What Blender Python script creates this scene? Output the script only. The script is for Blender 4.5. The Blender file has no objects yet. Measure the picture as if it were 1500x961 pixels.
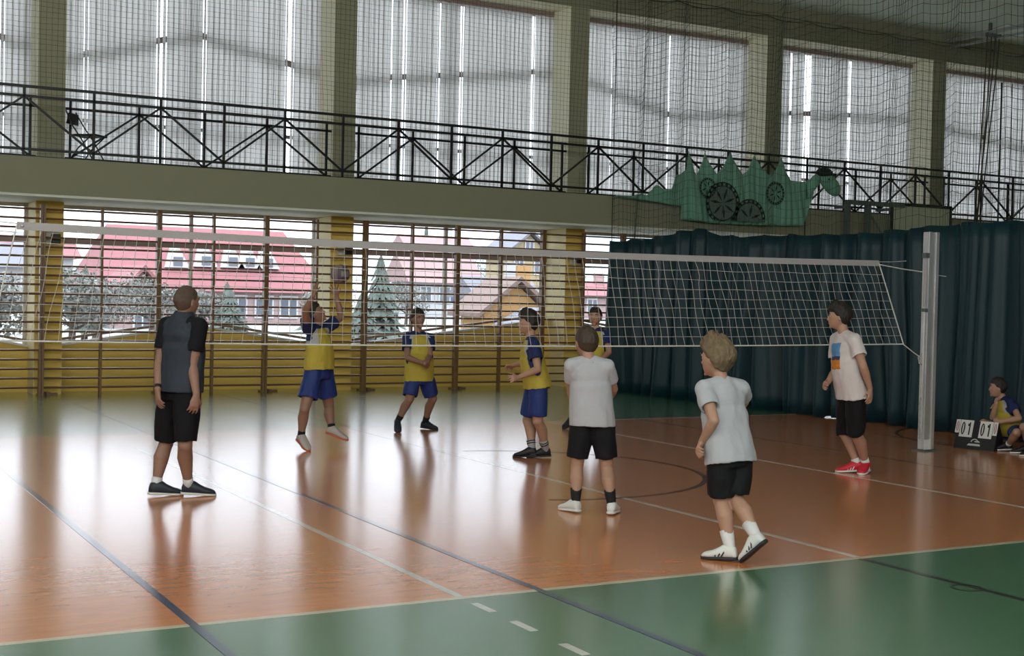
import bpy, math, random
import numpy as np
from mathutils import Matrix, Vector, noise
C = bpy.context.scene
COL = bpy.context.scene.collection
PI = math.pi
random.seed(7)
rng = np.random.default_rng(7)

# ------------------------------------------------------------------ camera
cam_d = bpy.data.cameras.new('camera'); cam = bpy.data.objects.new('camera', cam_d); COL.objects.link(cam)
cam_d.sensor_width = 36; cam_d.lens = 46.573; cam_d.clip_end = 900
R_ = (0.87446, -0.4846, 0.02193); U_ = (-0.00873, 0.02949, 0.99953); B_ = (-0.48502, -0.87424, 0.02156)   # camera axes: right, up, back
cam.matrix_world = Matrix(((R_[0], U_[0], B_[0], 0), (R_[1], U_[1], B_[1], 0), (R_[2], U_[2], B_[2], 1.7), (0, 0, 0, 1)))
C.camera = cam

# ------------------------------------------------------------------ world, light, exposure
w = bpy.data.worlds.new('sky'); C.world = w; w.use_nodes = True
nt = w.node_tree; bg = nt.nodes['Background']
tc = nt.nodes.new('ShaderNodeTexCoord'); sep = nt.nodes.new('ShaderNodeSeparateXYZ'); ramp = nt.nodes.new('ShaderNodeValToRGB')
nt.links.new(tc.outputs['Generated'], sep.inputs[0]); nt.links.new(sep.outputs['Z'], ramp.inputs[0]); nt.links.new(ramp.outputs[0], bg.inputs[0])
# overcast sky: luminance rises evenly from the horizon to three times as much at the zenith
ramp.color_ramp.elements[0].position = 0.0; ramp.color_ramp.elements[0].color = (0.78, 0.82, 0.92, 1)
ramp.color_ramp.elements[1].position = 1.0; ramp.color_ramp.elements[1].color = (2.35, 2.5, 2.75, 1)
bg.inputs[1].default_value = 2.9
C.view_settings.view_transform = 'Standard'; C.view_settings.look = 'None'
C.view_settings.exposure = 0.0; C.view_settings.gamma = 1.0; C.view_settings.use_curve_mapping = False

def area(name, loc, direction, sx, sy, power, color=(0.93, 0.96, 1.0), portal=False):
    d = bpy.data.lights.new(name, 'AREA'); d.shape = 'RECTANGLE'; d.size = sx; d.size_y = sy; d.energy = power; d.color = color
    if portal: d.cycles.is_portal = True
    o = bpy.data.objects.new(name, d); COL.objects.link(o); o.location = loc
    o.rotation_euler = Vector(direction).to_track_quat('-Z', 'Y').to_euler()
    return o
# added fill lamps in front of the unseen side and back walls
area('fill_light_side', (-5.7, 6.0, 5.4), (1, 0.1, 0.6), 18, 3.2, 1100)
area('fill_light_back', (2.0, -6.7, 5.9), (0.1, 1, 0.7), 14, 3.2, 1900)

# ------------------------------------------------------------------ helpers
def tag(o, label=None, cat=None, group=None, kind=None):
    if label: o['label'] = label
    if cat: o['category'] = cat
    if group: o['group'] = group
    if kind: o['kind'] = kind
    return o
def thing(name, loc, label, cat, group=None, rz=0, kind=None):
    o = bpy.data.objects.new(name, None); COL.objects.link(o); o.location = loc; o.rotation_euler = (0, 0, rz)
    o.empty_display_size = 0.2
    return tag(o, label, cat, group, kind)
def linkmesh(name, me, parent=None, loc=None):
    o = bpy.data.objects.new(name, me); COL.objects.link(o)
    if parent: o.parent = parent
    if loc is not None: o.location = loc
    return o
class MB:
    def __init__(s): s.v = []; s.f = []; s.m = []; s.n = 0
    def add(s, vs, fs, mi=0):
        b = s.n; s.v.extend([tuple(map(float, q)) for q in vs]); s.n += len(vs)
        s.f.extend([tuple(i + b for i in q) for q in fs]); s.m.extend([mi] * len(fs)); return s
    def box(s, x0, x1, y0, y1, z0, z1, mi=0, rot=None, c=None):
        vs = [(x, y, z) for z in (z0, z1) for x, y in ((x0, y0), (x1, y0), (x1, y1), (x0, y1))]
        if rot is not None: vs = [tuple(rot @ Vector(q)) for q in vs]
        if c is not None: vs = [(q[0] + c[0], q[1] + c[1], q[2] + c[2]) for q in vs]
        return s.add(vs, [(0, 3, 2, 1), (4, 5, 6, 7), (0, 1, 5, 4), (1, 2, 6, 5), (2, 3, 7, 6), (3, 0, 4, 7)], mi)
    def bar(s, a, b, r=.01, n=4, mi=0, r2=None, flat=None):
        a = np.array(a, float); b = np.array(b, float); d = b - a; L = np.linalg.norm(d)
        if L < 1e-7: return s
        d /= L; ref = np.array((0, 0, 1.)) if abs(d[2]) < .9 else np.array((0, 1., 0))
        u = np.cross(d, ref); u /= np.linalg.norm(u); v = np.cross(d, u); r2 = r if r2 is None else r2
        off = PI / n if n == 4 else 0
        k = math.sqrt(2) if n == 4 else 1
        ru, rv = (r, r) if flat is None else flat
        ring = [(math.cos(2 * PI * i / n + off) * k, math.sin(2 * PI * i / n + off) * k) for i in range(n)]
        vs = [a + u * (c * ru) + v * (q * rv) for c, q in ring] + [b + u * (c * ru * r2 / r) + v * (q * rv * r2 / r) for c, q in ring]
        fs = [(i, (i + 1) % n, n + (i + 1) % n, n + i) for i in range(n)] + [tuple(range(n))[::-1], tuple(range(n, 2 * n))]
        return s.add(vs, fs, mi)
    def poly(s, pts, r=.003, n=3, mi=0, closed=False):
        pts = [np.array(q, float) for q in pts]; vs = []; N = len(pts)
        for i, q in enumerate(pts):
            d = pts[min(i + 1, N - 1)] - pts[max(i - 1, 0)]; d = d / (np.linalg.norm(d) + 1e-9)
            ref = np.array((0, 0, 1.)) if abs(d[2]) < .9 else np.array((0, 1., 0))
            u = np.cross(d, ref); u /= np.linalg.norm(u); v = np.cross(d, u)
            vs += [q + (u * math.cos(2 * PI * k / n) + v * math.sin(2 * PI * k / n)) * r for k in range(n)]
        fs = [(i * n + k, i * n + (k + 1) % n, (i + 1) * n + (k + 1) % n, (i + 1) * n + k) for i in range(N - 1) for k in range(n)]
        fs += [tuple(range(n))[::-1], tuple((N - 1) * n + k for k in range(n))]
        return s.add(vs, fs, mi)
    def loft(s, secs, n=20, mi=0, cup0=0, cup1=0):
        """secs: (centre, right axis, forward axis, half width, half depth[, squareness]); cups hollow the ends"""
        secs = list(secs)
        def ring(c, a, b, rx, ry, q=1.0):
            out = []
            for i in range(n):
                t = 2 * PI * i / n; x, y = math.cos(t), math.sin(t)
                x = math.copysign(abs(x) ** q, x); y = math.copysign(abs(y) ** q, y)
                out.append(np.array(c) + np.array(a) * rx * x + np.array(b) * ry * y)
            return out
        def inner(e, e2, depth):
            c = np.array(e[0]); d = np.array(e2[0]) - c; d = d / (np.linalg.norm(d) + 1e-9); w_ = .013
            r = [(c, e[1], e[2], e[3] - w_, e[4] - w_) + tuple(e[5:]), (c + d * depth, e[1], e[2], (e[3] - w_) * .96, (e[4] - w_) * .96) + tuple(e[5:])]
            return r
        if cup0: secs = inner(secs[0], secs[1], cup0)[::-1] + secs
        if cup1: secs = secs + inner(secs[-1], secs[-2], cup1)
        vs = []
        for q in secs: vs += ring(*q)
        N = len(secs)
        fs = [(i * n + k, i * n + (k + 1) % n, (i + 1) * n + (k + 1) % n, (i + 1) * n + k) for i in range(N - 1) for k in range(n)]
        fs += [tuple(range(n))[::-1], tuple((N - 1) * n + k for k in range(n))]
        return s.add(vs, fs, mi)
    def ball(s, c, r, n=12, m=8, mi=0, axes=None):
        r = (r, r, r) if not hasattr(r, '__len__') else r
        A = np.eye(3) if axes is None else np.array(axes)
        vs = []
        for i in range(m + 1):
            t = PI * i / m
            for k in range(n):
                p = 2 * PI * k / n
                q = np.array((math.sin(t) * math.cos(p) * r[0], math.sin(t) * math.sin(p) * r[1], math.cos(t) * r[2]))
                vs.append(np.array(c) + q @ A)
        fs = []
        for i in range(m):
            for k in range(n):
                a, b, c_, d = i * n + k, i * n + (k + 1) % n, (i + 1) * n + (k + 1) % n, (i + 1) * n + k
                if i == 0: fs.append((a, d, c_))
                elif i == m - 1: fs.append((a, d, b))
                else: fs.append((a, d, c_, b))
        return s.add(vs, fs, mi)
    def limb(s, pts, rs, n=14, mi=0, **kw):
        pts = [np.array(q, float) for q in pts]; secs = []
        N = len(pts)
        for i, q in enumerate(pts):
            d = pts[min(i + 1, N - 1)] - pts[max(i - 1, 0)]; d = d / (np.linalg.norm(d) + 1e-9)
            ref = np.array((0, 1., 0.)) if abs(d[1]) < .85 else np.array((1., 0, 0))
            u = np.cross(ref, d); u /= np.linalg.norm(u); v = np.cross(d, u)
            r = rs[i]; r = (r, r) if not hasattr(r, '__len__') else r
            secs.append((q, u, v, r[0], r[1]))
        return s.loft(secs, n, mi, **kw)
    def mesh(s, name, mats, smooth=False):
        me = bpy.data.meshes.new(name); me.from_pydata(s.v, [], s.f)
        for m in (mats if isinstance(mats, (list, tuple)) else [mats]): me.materials.append(m)
        if any(s.m): me.polygons.foreach_set('material_index', s.m)
        if smooth: me.polygons.foreach_set('use_smooth', [True] * len(s.f))
        me.update(); return me
    def build(s, name, mats, parent=None, smooth=False, bevel=0, loc=None):
        o = linkmesh(name, s.mesh(name, mats, smooth), parent, loc)
        if bevel:
            b = o.modifiers.new('bevel', 'BEVEL'); b.width = bevel; b.segments = 2; b.limit_method = 'ANGLE'
        return o

# ------------------------------------------------------------------ materials
def mat(name, col, rough=.6, spec=.4, metal=0, bump=0, bscale=40, var=0, vscale=6, stretch=(1, 1, 1), trans=0, sheen=0):
    m = bpy.data.materials.new(name); m.use_nodes = True; n = m.node_tree; p = n.nodes['Principled BSDF']
    p.inputs['Base Color'].default_value = (*col, 1); p.inputs['Roughness'].default_value = rough
    p.inputs['Specular IOR Level'].default_value = spec; p.inputs['Metallic'].default_value = metal
    if sheen: p.inputs['Sheen Weight'].default_value = sheen
    if bump or var:
        tc = n.nodes.new('ShaderNodeTexCoord'); mp = n.nodes.new('ShaderNodeMapping'); mp.inputs['Scale'].default_value = stretch
        n.links.new(tc.outputs['Object'], mp.inputs[0])
    if var:
        tx = n.nodes.new('ShaderNodeTexNoise'); tx.inputs['Scale'].default_value = vscale; tx.inputs['Detail'].default_value = 5
        n.links.new(mp.outputs[0], tx.inputs[0])
        mx = n.nodes.new('ShaderNodeMix'); mx.data_type = 'RGBA'
        mx.inputs[6].default_value = (*[c * (1 - var) for c in col], 1); mx.inputs[7].default_value = (*[min(1, c * (1 + var)) for c in col], 1)
        n.links.new(tx.outputs['Fac'], mx.inputs[0]); n.links.new(mx.outputs[2], p.inputs['Base Color'])
    if bump:
        t2 = n.nodes.new('ShaderNodeTexNoise'); t2.inputs['Scale'].default_value = bscale; t2.inputs['Detail'].default_value = 4
        n.links.new(mp.outputs[0], t2.inputs[0]); b = n.nodes.new('ShaderNodeBump'); b.inputs['Strength'].default_value = bump; b.inputs['Distance'].default_value = .02
        n.links.new(t2.outputs['Fac'], b.inputs['Height']); n.links.new(b.outputs[0], p.inputs['Normal'])
    return m
M = {}
def m_(k, *a, **kw): M[k] = mat(k, *a, **kw); return M[k]
m_('cream_paint', (.52, .50, .36), .75, bump=.08, bscale=60, var=.06)
m_('olive_paint', (.27, .26, .18), .8, bump=.06, bscale=60, var=.05, vscale=3)
m_('yellow_paint', (.84, .57, .14), .7, bump=.08, bscale=50, var=.07, vscale=3)
m_('reveal_lit_cream', (.80, .77, .60), .7, bump=.06, bscale=50)
m_('reveal_lit_yellow', (.86, .74, .44), .7, bump=.06, bscale=50)
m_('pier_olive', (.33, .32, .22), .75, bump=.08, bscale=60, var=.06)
m_('soffit_white', (.75, .74, .66), .7)
m_('ceiling_paint', (.78, .86, .78), .8, bump=.05, bscale=30, var=.05)
m_('black_metal', (.012, .012, .012), .45, .4, bump=.05, bscale=80)
m_('frame_white', (.62, .56, .50), .5)
m_('frame_brown', (.30, .22, .19), .5)
m_('sill_white', (.75, .72, .68), .5)
m_('sill_brown', (.22, .15, .10), .5)
m_('bar_wood', (.20, .105, .045), .4, .5, bump=.1, bscale=30, var=.25, vscale=8, stretch=(1, 1, .1))
m_('rung_wood', (.17, .08, .045), .38, .5, bump=.06, bscale=40, var=.2, vscale=8, stretch=(.2, 1, 1))
m_('net_dark', (.022, .028, .018), .8)
m_('net_green', (.03, .045, .03), .8)
m_('net_white', (.62, .62, .60), .7)
m_('tape_white', (.36, .335, .34), .7, bump=.1, bscale=60)
m_('aluminium', (.55, .55, .56), .35, .5, metal=.6, bump=.12, bscale=25, var=.3, vscale=14, stretch=(1, 1, .2))
m_('steel', (.5, .5, .52), .35, .5, metal=.7)
m_('curtain_teal', (.004, .026, .036), .48, .35, bump=.15, bscale=60, var=.25, vscale=2, stretch=(1, 1, .2), sheen=.0)
m_('dragon_green', (.18, .38, .285), .75, bump=.25, bscale=9, var=.14, vscale=3, stretch=(1, 1, .25))
m_('dragon_black', (.008, .014, .013), .8)
m_('dragon_grey', (.12, .17, .15), .8)
m_('rope_hemp', (.06, .05, .035), .9, bump=.3, bscale=120)
m_('board_cream', (.42, .45, .34), .6)
m_('grey_steel', (.12, .14, .14), .5, metal=.3)
m_('device_white', (.6, .56, .48), .5); m_('device_black', (.01, .01, .012), .4)
# skin, hair, cloth
m_('skin', (.38, .21, .145), .55, .35, bump=.05, bscale=90, var=.07, vscale=12)
m_('skin_dark', (.26, .14, .10), .55, .35, bump=.05, bscale=90, var=.07, vscale=12)
m_('lips', (.36, .13, .11), .5)
m_('eye_white', (.42, .40, .39), .3); m_('iris', (.02, .014, .01), .2)
m_('hair_dark', (.018, .012, .009), .6, .4, bump=.7, bscale=45, var=.3, vscale=30, stretch=(1, 1, .35))
m_('hair_brown', (.045, .028, .018), .6, .4, bump=.7, bscale=45, var=.3, vscale=30, stretch=(1, 1, .35))
m_('hair_blond', (.13, .085, .045), .6, .4, bump=.8, bscale=45, var=.45, vscale=22, stretch=(1, 1, .35))
m_('hair_shaved', (.085, .055, .042), .75, .25, bump=.3, bscale=160, var=.25, vscale=40)
m_('bib_yellow', (.43, .335, .05), .75, .25, bump=.2, bscale=14, var=.06)
m_('bib_white', (.36, .35, .37), .75, .25, bump=.2, bscale=14)
m_('bib_navy', (.012, .02, .085), .7, .3, bump=.2, bscale=14)
m_('shorts_blue', (.012, .028, .15), .6, .35, bump=.25, bscale=12, var=.1)
m_('shorts_black', (.006, .006, .008), .75, .25, bump=.25, bscale=12)
m_('tee_white', (.385, .375, .405), .8, .2, bump=.3, bscale=11, var=.03)
m_('tee_pinkish', (.56, .49, .49), .8, .2, bump=.3, bscale=11, var=.03)
m_('vest_slate', (.022, .028, .04), .7, .3, bump=.15, bscale=16)
m_('tee_black', (.006, .006, .008), .8, .2, bump=.2, bscale=14)
m_('sock_white', (.62, .60, .60), .85, bump=.2, bscale=60); m_('sock_black', (.008, .008, .01), .85, bump=.2, bscale=60); m_('sock_grey', (.30, .29, .30), .85)
m_('shoe_black', (.010, .010, .013), .5, bump=.1, bscale=60); m_('shoe_navy', (.018, .022, .035), .5, bump=.1, bscale=60); m_('shoe_white', (.62, .61, .60), .5, bump=.1, bscale=60)
m_('shoe_red', (.52, .015, .03), .5, bump=.1, bscale=60); m_('shoe_beige', (.42, .36, .34), .55); m_('sole_white', (.6, .58, .55), .5); m_('sole_dark', (.02, .02, .025), .6); m_('sole_orange', (.5, .12, .06), .6)
m_('print_blue', (.10, .26, .50), .7, var=.5, vscale=14, stretch=(1, 1, .3)); m_('print_orange', (.55, .17, .02), .7, var=.9, vscale=16); m_('print_dark', (.03, .03, .08), .7)
m_('ball_dark', (.07, .05, .07), .5, bump=.1, bscale=60); m_('ball_light', (.20, .15, .15), .5, bump=.1, bscale=60)
m_('card_white', (.62, .60, .58), .6); m_('ink_black', (.01, .01, .01), .6); m_('ink_red', (.35, .10, .10), .6); m_('board_black', (.010, .010, .012), .5, bump=.1)
m_('logo_grey', (.45, .45, .45), .6)
# outdoors
m_('grass', (0.228, 0.238, 0.223), .95, bump=.5, bscale=3, var=.35, vscale=.35)
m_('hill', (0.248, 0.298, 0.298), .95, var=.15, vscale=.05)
m_('roof_red', (0.198, 0.0744, 0.0816), .8, var=.12, vscale=1.5); m_('roof_pink', (0.228, 0.154, 0.154), .8, var=.12, vscale=1.5); m_('roof_grey', (0.129, 0.129, 0.149), .8, var=.15, vscale=2); m_('roof_brown', (0.134, 0.0896, 0.0794), .8, var=.12, vscale=2)
m_('wall_pink', (0.307, 0.218, 0.218), .85, var=.05); m_('wall_white', (0.357, 0.357, 0.367), .85, var=.05); m_('wall_yellow', (0.298, 0.248, 0.149), .85, var=.05); m_('wall_ochre', (0.327, 0.189, 0.0744), .85, var=.1)
m_('pane_dark', (0.0896, 0.104, 0.134), .2, .6); m_('trim_white', (0.422, 0.422, 0.422), .6)
m_('foliage_fir', (0.0769, 0.0961, 0.0843), .9, var=.4, vscale=1.5); m_('foliage_pale', (0.137, 0.142, 0.13), .9, var=.4, vscale=1.5); m_('bark', (0.0595, 0.0446, 0.0347), .9, bump=.5, bscale=10)
m_('car_blue', (0.0496, 0.084, 0.174), .3, .6)

def blind_material():
    m = bpy.data.materials.new('blind_fabric'); m.use_nodes = True; n = m.node_tree; n.nodes.clear()
    o = n.nodes.new('ShaderNodeOutputMaterial'); d = n.nodes.new('ShaderNodeBsdfDiffuse'); t = n.nodes.new('ShaderNodeBsdfTranslucent'); x = n.nodes.new('ShaderNodeMixShader')
    d.inputs[0].default_value = (.62, .60, .56, 1); t.inputs[0].default_value = (.90, .885, .85, 1); x.inputs[0].default_value = .80
    tc = n.nodes.new('ShaderNodeTexCoord'); mp = n.nodes.new('ShaderNodeMapping'); mp.inputs['Scale'].default_value = (60, 60, 3); tx = n.nodes.new('ShaderNodeTexNoise'); tx.inputs['Scale'].default_value = 1.5
    mx = n.nodes.new('ShaderNodeMix'); mx.data_type = 'RGBA'; mx.inputs[6].default_value = (.46, .447, .43, 1); mx.inputs[7].default_value = (.56, .548, .53, 1)
    n.links.new(tc.outputs['Object'], mp.inputs[0]); n.links.new(mp.outputs[0], tx.inputs[0]); n.links.new(tx.outputs['Fac'], mx.inputs[0]); n.links.new(mx.outputs[2], t.inputs[0])
    n.links.new(d.outputs[0], x.inputs[1]); n.links.new(t.outputs[0], x.inputs[2]); n.links.new(x.outputs[0], o.inputs[0])
    return m
M['blind'] = blind_material()
def glass_material():
    m = bpy.data.materials.new('window_glass'); m.use_nodes = True; n = m.node_tree; n.nodes.clear()
    o = n.nodes.new('ShaderNodeOutputMaterial'); t = n.nodes.new('ShaderNodeBsdfTransparent'); g = n.nodes.new('ShaderNodeBsdfGlossy'); x = n.nodes.new('ShaderNodeMixShader'); f = n.nodes.new('ShaderNodeFresnel')
    f.inputs[0].default_value = 1.35; g.inputs['Roughness'].default_value = .02; t.inputs[0].default_value = (.97, .985, .98, 1)
    n.links.new(f.outputs[0], x.inputs[0]); n.links.new(t.outputs[0], x.inputs[1]); n.links.new(g.outputs[0], x.inputs[2]); n.links.new(x.outputs[0], o.inputs[0])
    return m
M['glass'] = glass_material()
def floor_material(name, base_nodes):
    """glossy sports floor; base_nodes: list of (y limit, colour) bands across the hall"""
    m = bpy.data.materials.new(name); m.use_nodes = True; n = m.node_tree; p = n.nodes['Principled BSDF']
    tc = n.nodes.new('ShaderNodeTexCoord')
    if len(base_nodes) == 1:
        rgb = n.nodes.new('ShaderNodeRGB'); rgb.outputs[0].default_value = (*base_nodes[0], 1); csrc = rgb.outputs[0]
    else:
        orange, green, y0, y1 = base_nodes
        sx = n.nodes.new('ShaderNodeSeparateXYZ'); n.links.new(tc.outputs['Object'], sx.inputs[0])
        g1 = n.nodes.new('ShaderNodeMath'); g1.operation = 'GREATER_THAN'; g1.inputs[1].default_value = y0; n.links.new(sx.outputs['Y'], g1.inputs[0])
        g2 = n.nodes.new('ShaderNodeMath'); g2.operation = 'LESS_THAN'; g2.inputs[1].default_value = y1; n.links.new(sx.outputs['Y'], g2.inputs[0])
        mu = n.nodes.new('ShaderNodeMath'); mu.operation = 'MULTIPLY'; n.links.new(g1.outputs[0], mu.inputs[0]); n.links.new(g2.outputs[0], mu.inputs[1])
        mx = n.nodes.new('ShaderNodeMix'); mx.data_type = 'RGBA'; mx.inputs[6].default_value = (*green, 1); mx.inputs[7].default_value = (*orange, 1)
        n.links.new(mu.outputs[0], mx.inputs[0]); csrc = mx.outputs[2]
    # marbled streaks running along the rolls of flooring
    mp = n.nodes.new('ShaderNodeMapping'); mp.inputs['Scale'].default_value = (1.6, 7, 1); n.links.new(tc.outputs['Object'], mp.inputs[0])
    tx = n.nodes.new('ShaderNodeTexNoise'); tx.inputs['Scale'].default_value = 1.6; tx.inputs['Detail'].default_value = 6; tx.inputs['Distortion'].default_value = 1.2; n.links.new(mp.outputs[0], tx.inputs[0])
    mr = n.nodes.new('ShaderNodeMapRange'); mr.inputs[1].default_value = .3; mr.inputs[2].default_value = .7; mr.inputs[3].default_value = .87; mr.inputs[4].default_value = 1.12; n.links.new(tx.outputs['Fac'], mr.inputs[0])
    hsv = n.nodes.new('ShaderNodeHueSaturation'); n.links.new(mr.outputs[0], hsv.inputs['Value']); n.links.new(csrc, hsv.inputs['Color']); n.links.new(hsv.outputs[0], p.inputs['Base Color'])
    mp2 = n.nodes.new('ShaderNodeMapping'); mp2.inputs['Scale'].default_value = (2.2, 6.5, 1); n.links.new(tc.outputs['Object'], mp2.inputs[0])
    t2 = n.nodes.new('ShaderNodeTexNoise'); t2.inputs['Scale'].default_value = 1.5; t2.inputs['Detail'].default_value = 4; n.links.new(mp2.outputs[0], t2.inputs[0])
    b = n.nodes.new('ShaderNodeBump'); b.inputs['Strength'].default_value = .05; b.inputs['Distance'].default_value = .01
    n.links.new(t2.outputs['Fac'], b.inputs['Height']); n.links.new(b.outputs[0], p.inputs['Normal'])
    p.inputs['Roughness'].default_value = .26; p.inputs['Specular IOR Level'].default_value = .6
    p.inputs['Coat Weight'].default_value = .9; p.inputs['Coat Roughness'].default_value = .17
    n.links.new(b.outputs[0], p.inputs['Coat Normal'])
    return m
ORANGE, GREEN = (.66, .225, .070), (.08, .185, .09)
M['floor'] = floor_material('sports_floor', (ORANGE, GREEN, 6.67, 15.97))
for k, c in dict(line_cream=(.62, .50, .36), line_white=(.60, .56, .52), line_blue=(.035, .05, .11), line_black=(.03, .022, .02), line_red=(.12, .035, .02)).items():
    M[k] = floor_material(k, (c,))

# ------------------------------------------------------------------ the hall
WALL_Y, BACK_Y = 22.35, 23.3
PILLARS = [-1.33, 3.62, 8.66, 13.58, 18.52, 23.45, 28.40]; PW = .42
SLAB0, SLAB1, SLAB_Y = 3.12, 3.72, 21.3
CEIL = 8.15
def struct(o): o['kind'] = 'structure'; return o
fl = struct(MB().box(-6, 31, -7, 23.4, -.2, 0).build('floor', M['floor']))
struct(MB().box(-6.2, 31.2, -7.2, 23.4, CEIL, CEIL + .3).build('ceiling', M['ceiling_paint']))
struct(MB().box(30.9, 31.2, -7, 23.4, 0, CEIL).build('wall_right', M['cream_paint']))
struct(MB().box(-6.2, -6, -7, 23.4, 0, CEIL).build('wall_left', M['cream_paint']))
struct(MB().box(-6, 31, -7.2, -7, 0, CEIL).build('wall_back', M['cream_paint']))
# window wall: piers, lintel, blank bay on the far left
wf = MB(); wf.box(-6, PILLARS[0], WALL_Y, BACK_Y + .1, 0, CEIL)
wall = struct(wf.build('wall_front', M['cream_paint']))
lint = struct(MB().box(-6, 31, WALL_Y, BACK_Y + .1, 7.48, CEIL).build('trim_1', M['olive_paint'])); MB().box(-6, 31, WALL_Y + .006, BACK_Y - .1, 7.474, 7.483).build('reveal', M['reveal_lit_cream'], lint)         # lintel beam over the upper windows
for i, x in enumerate(PILLARS):
    o = MB().box(x, x + PW, WALL_Y, BACK_Y, 0, SLAB0).build('pier_lower', M['yellow_paint'], wall)
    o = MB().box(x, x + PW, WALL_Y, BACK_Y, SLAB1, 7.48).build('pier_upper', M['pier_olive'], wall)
    for xs_ in (x - .008, x + PW - .002):  # paler side faces: brightness from the windows put into the colour
        MB().box(xs_, xs_ + .010, WALL_Y + .006, BACK_Y - .08, SLAB1, 7.47).build('reveal', M['reveal_lit_cream'], wall)
        MB().box(xs_, xs_ + .010, WALL_Y + .006, BACK_Y - .08, 0, SLAB0 - .01).build('reveal', M['reveal_lit_yellow'], wall)
struct(MB().box(28.82, 31, WALL_Y + .3, BACK_Y, 0, CEIL).build('wall_front_end', M['cream_paint']))
bal = struct(MB().box(-6, 31, SLAB_Y, BACK_Y + .05, SLAB0 + .04, SLAB1).build('trim_2', M['olive_paint']))   # balcony slab
MB().box(-6, 31, SLAB_Y + .02, BACK_Y + .03, SLAB0, SLAB0 + .045).build('soffit', M['soffit_white'], bal)
# floor markings
def strip(k, x0, x1, y0, y1, nm='marking_line', z=.0012):
    return MB().box(x0, x1, y0, y1, -.002, z).build(nm, M[k], fl)
strip('line_cream', -6, 31, 6.645, 6.695); strip('line_cream', -6, 31, 15.95, 15.99)
strip('line_blue', 1.85, 1.90, -6, 22, z=.0020); strip('line_blue', 3.895, 3.945, -6, 20.5, z=.0020)
strip('line_white', 3.39, 3.44, 6.7, 14.5)
for y in (6.3, 5.85, 5.35, 4.85, 4.35): strip('line_white', 3.39, 3.44, y, y + .22)
strip('line_white', 6.415, 6.465, 6.7, 15.95); strip('line_black', 6.39, 6.45, -6, 6.64); strip('line_blue', 6.50, 6.54, 16.0, 21.95)
strip('line_white', 9.42, 9.47, 6.7, 15.95); strip('line_red', 10.93, 10.98, -6, 15.95); strip('line_cream', -6, 13.9, 20.9, 20.94)
strip('line_red', 12.9, 12.95, -6, 13.2)
def arc(k, cx, cy, r, a0, a1, w_=.05, z=.0026):
    mb = MB(); N = 48
    pts = [(cx + math.cos(a) * q, cy + math.sin(a) * q, z) for a in np.linspace(a0, a1, N) for q in (r, r - w_)]
    mb.add(pts, [(2 * i, 2 * i + 1, 2 * i + 3, 2 * i + 2) for i in range(N - 1)]); mb.build('marking_circle', M[k], fl)
arc('line_red', 6.43, 11.35, 1.83, -PI * .62, PI * .45)
arc('line_red', 14.6, 11.9, 1.83, PI * .55, PI * 1.35)
arc('line_black', 6.37, 5.68, .10, 0, 2 * PI, .02)

# windows: one window unit per bay below, one above, each with frame, panes, sill
def bayx(i): return PILLARS[i] + PW, PILLARS[i + 1]
GABLE = {0: [(-.9, .85), (1.36, 1.15), (3.62, .74)], 1: [(4.04, .75), (6.4, 1.10), (8.66, .78)], 2: [(9.08, .74), (13.58, 1.30)], 3: [(14.0, 1.28), (16.0, .95), (18.52, 1.0)], 4: [(18.94, .8), (21.2, 1.1), (23.45, .8)], 5: [(23.87, .8), (26.1, 1.1), (28.4, .8)]}
TRANS = {0: [(-.9, 5.6), (1.36, 6.2), (3.62, 5.74)], 1: [(4.04, 5.55), (6.4, 6.25), (8.66, 5.80)], 2: [(9.08, 5.72), (13.58, 6.33)], 3: [(14.0, 6.35), (16.6, 5.72), (18.52, 5.95)], 4: [(18.94, 5.98), (23.45, 6.25)], 5: [(23.87, 6.2), (28.4, 5.75)]}
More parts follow.
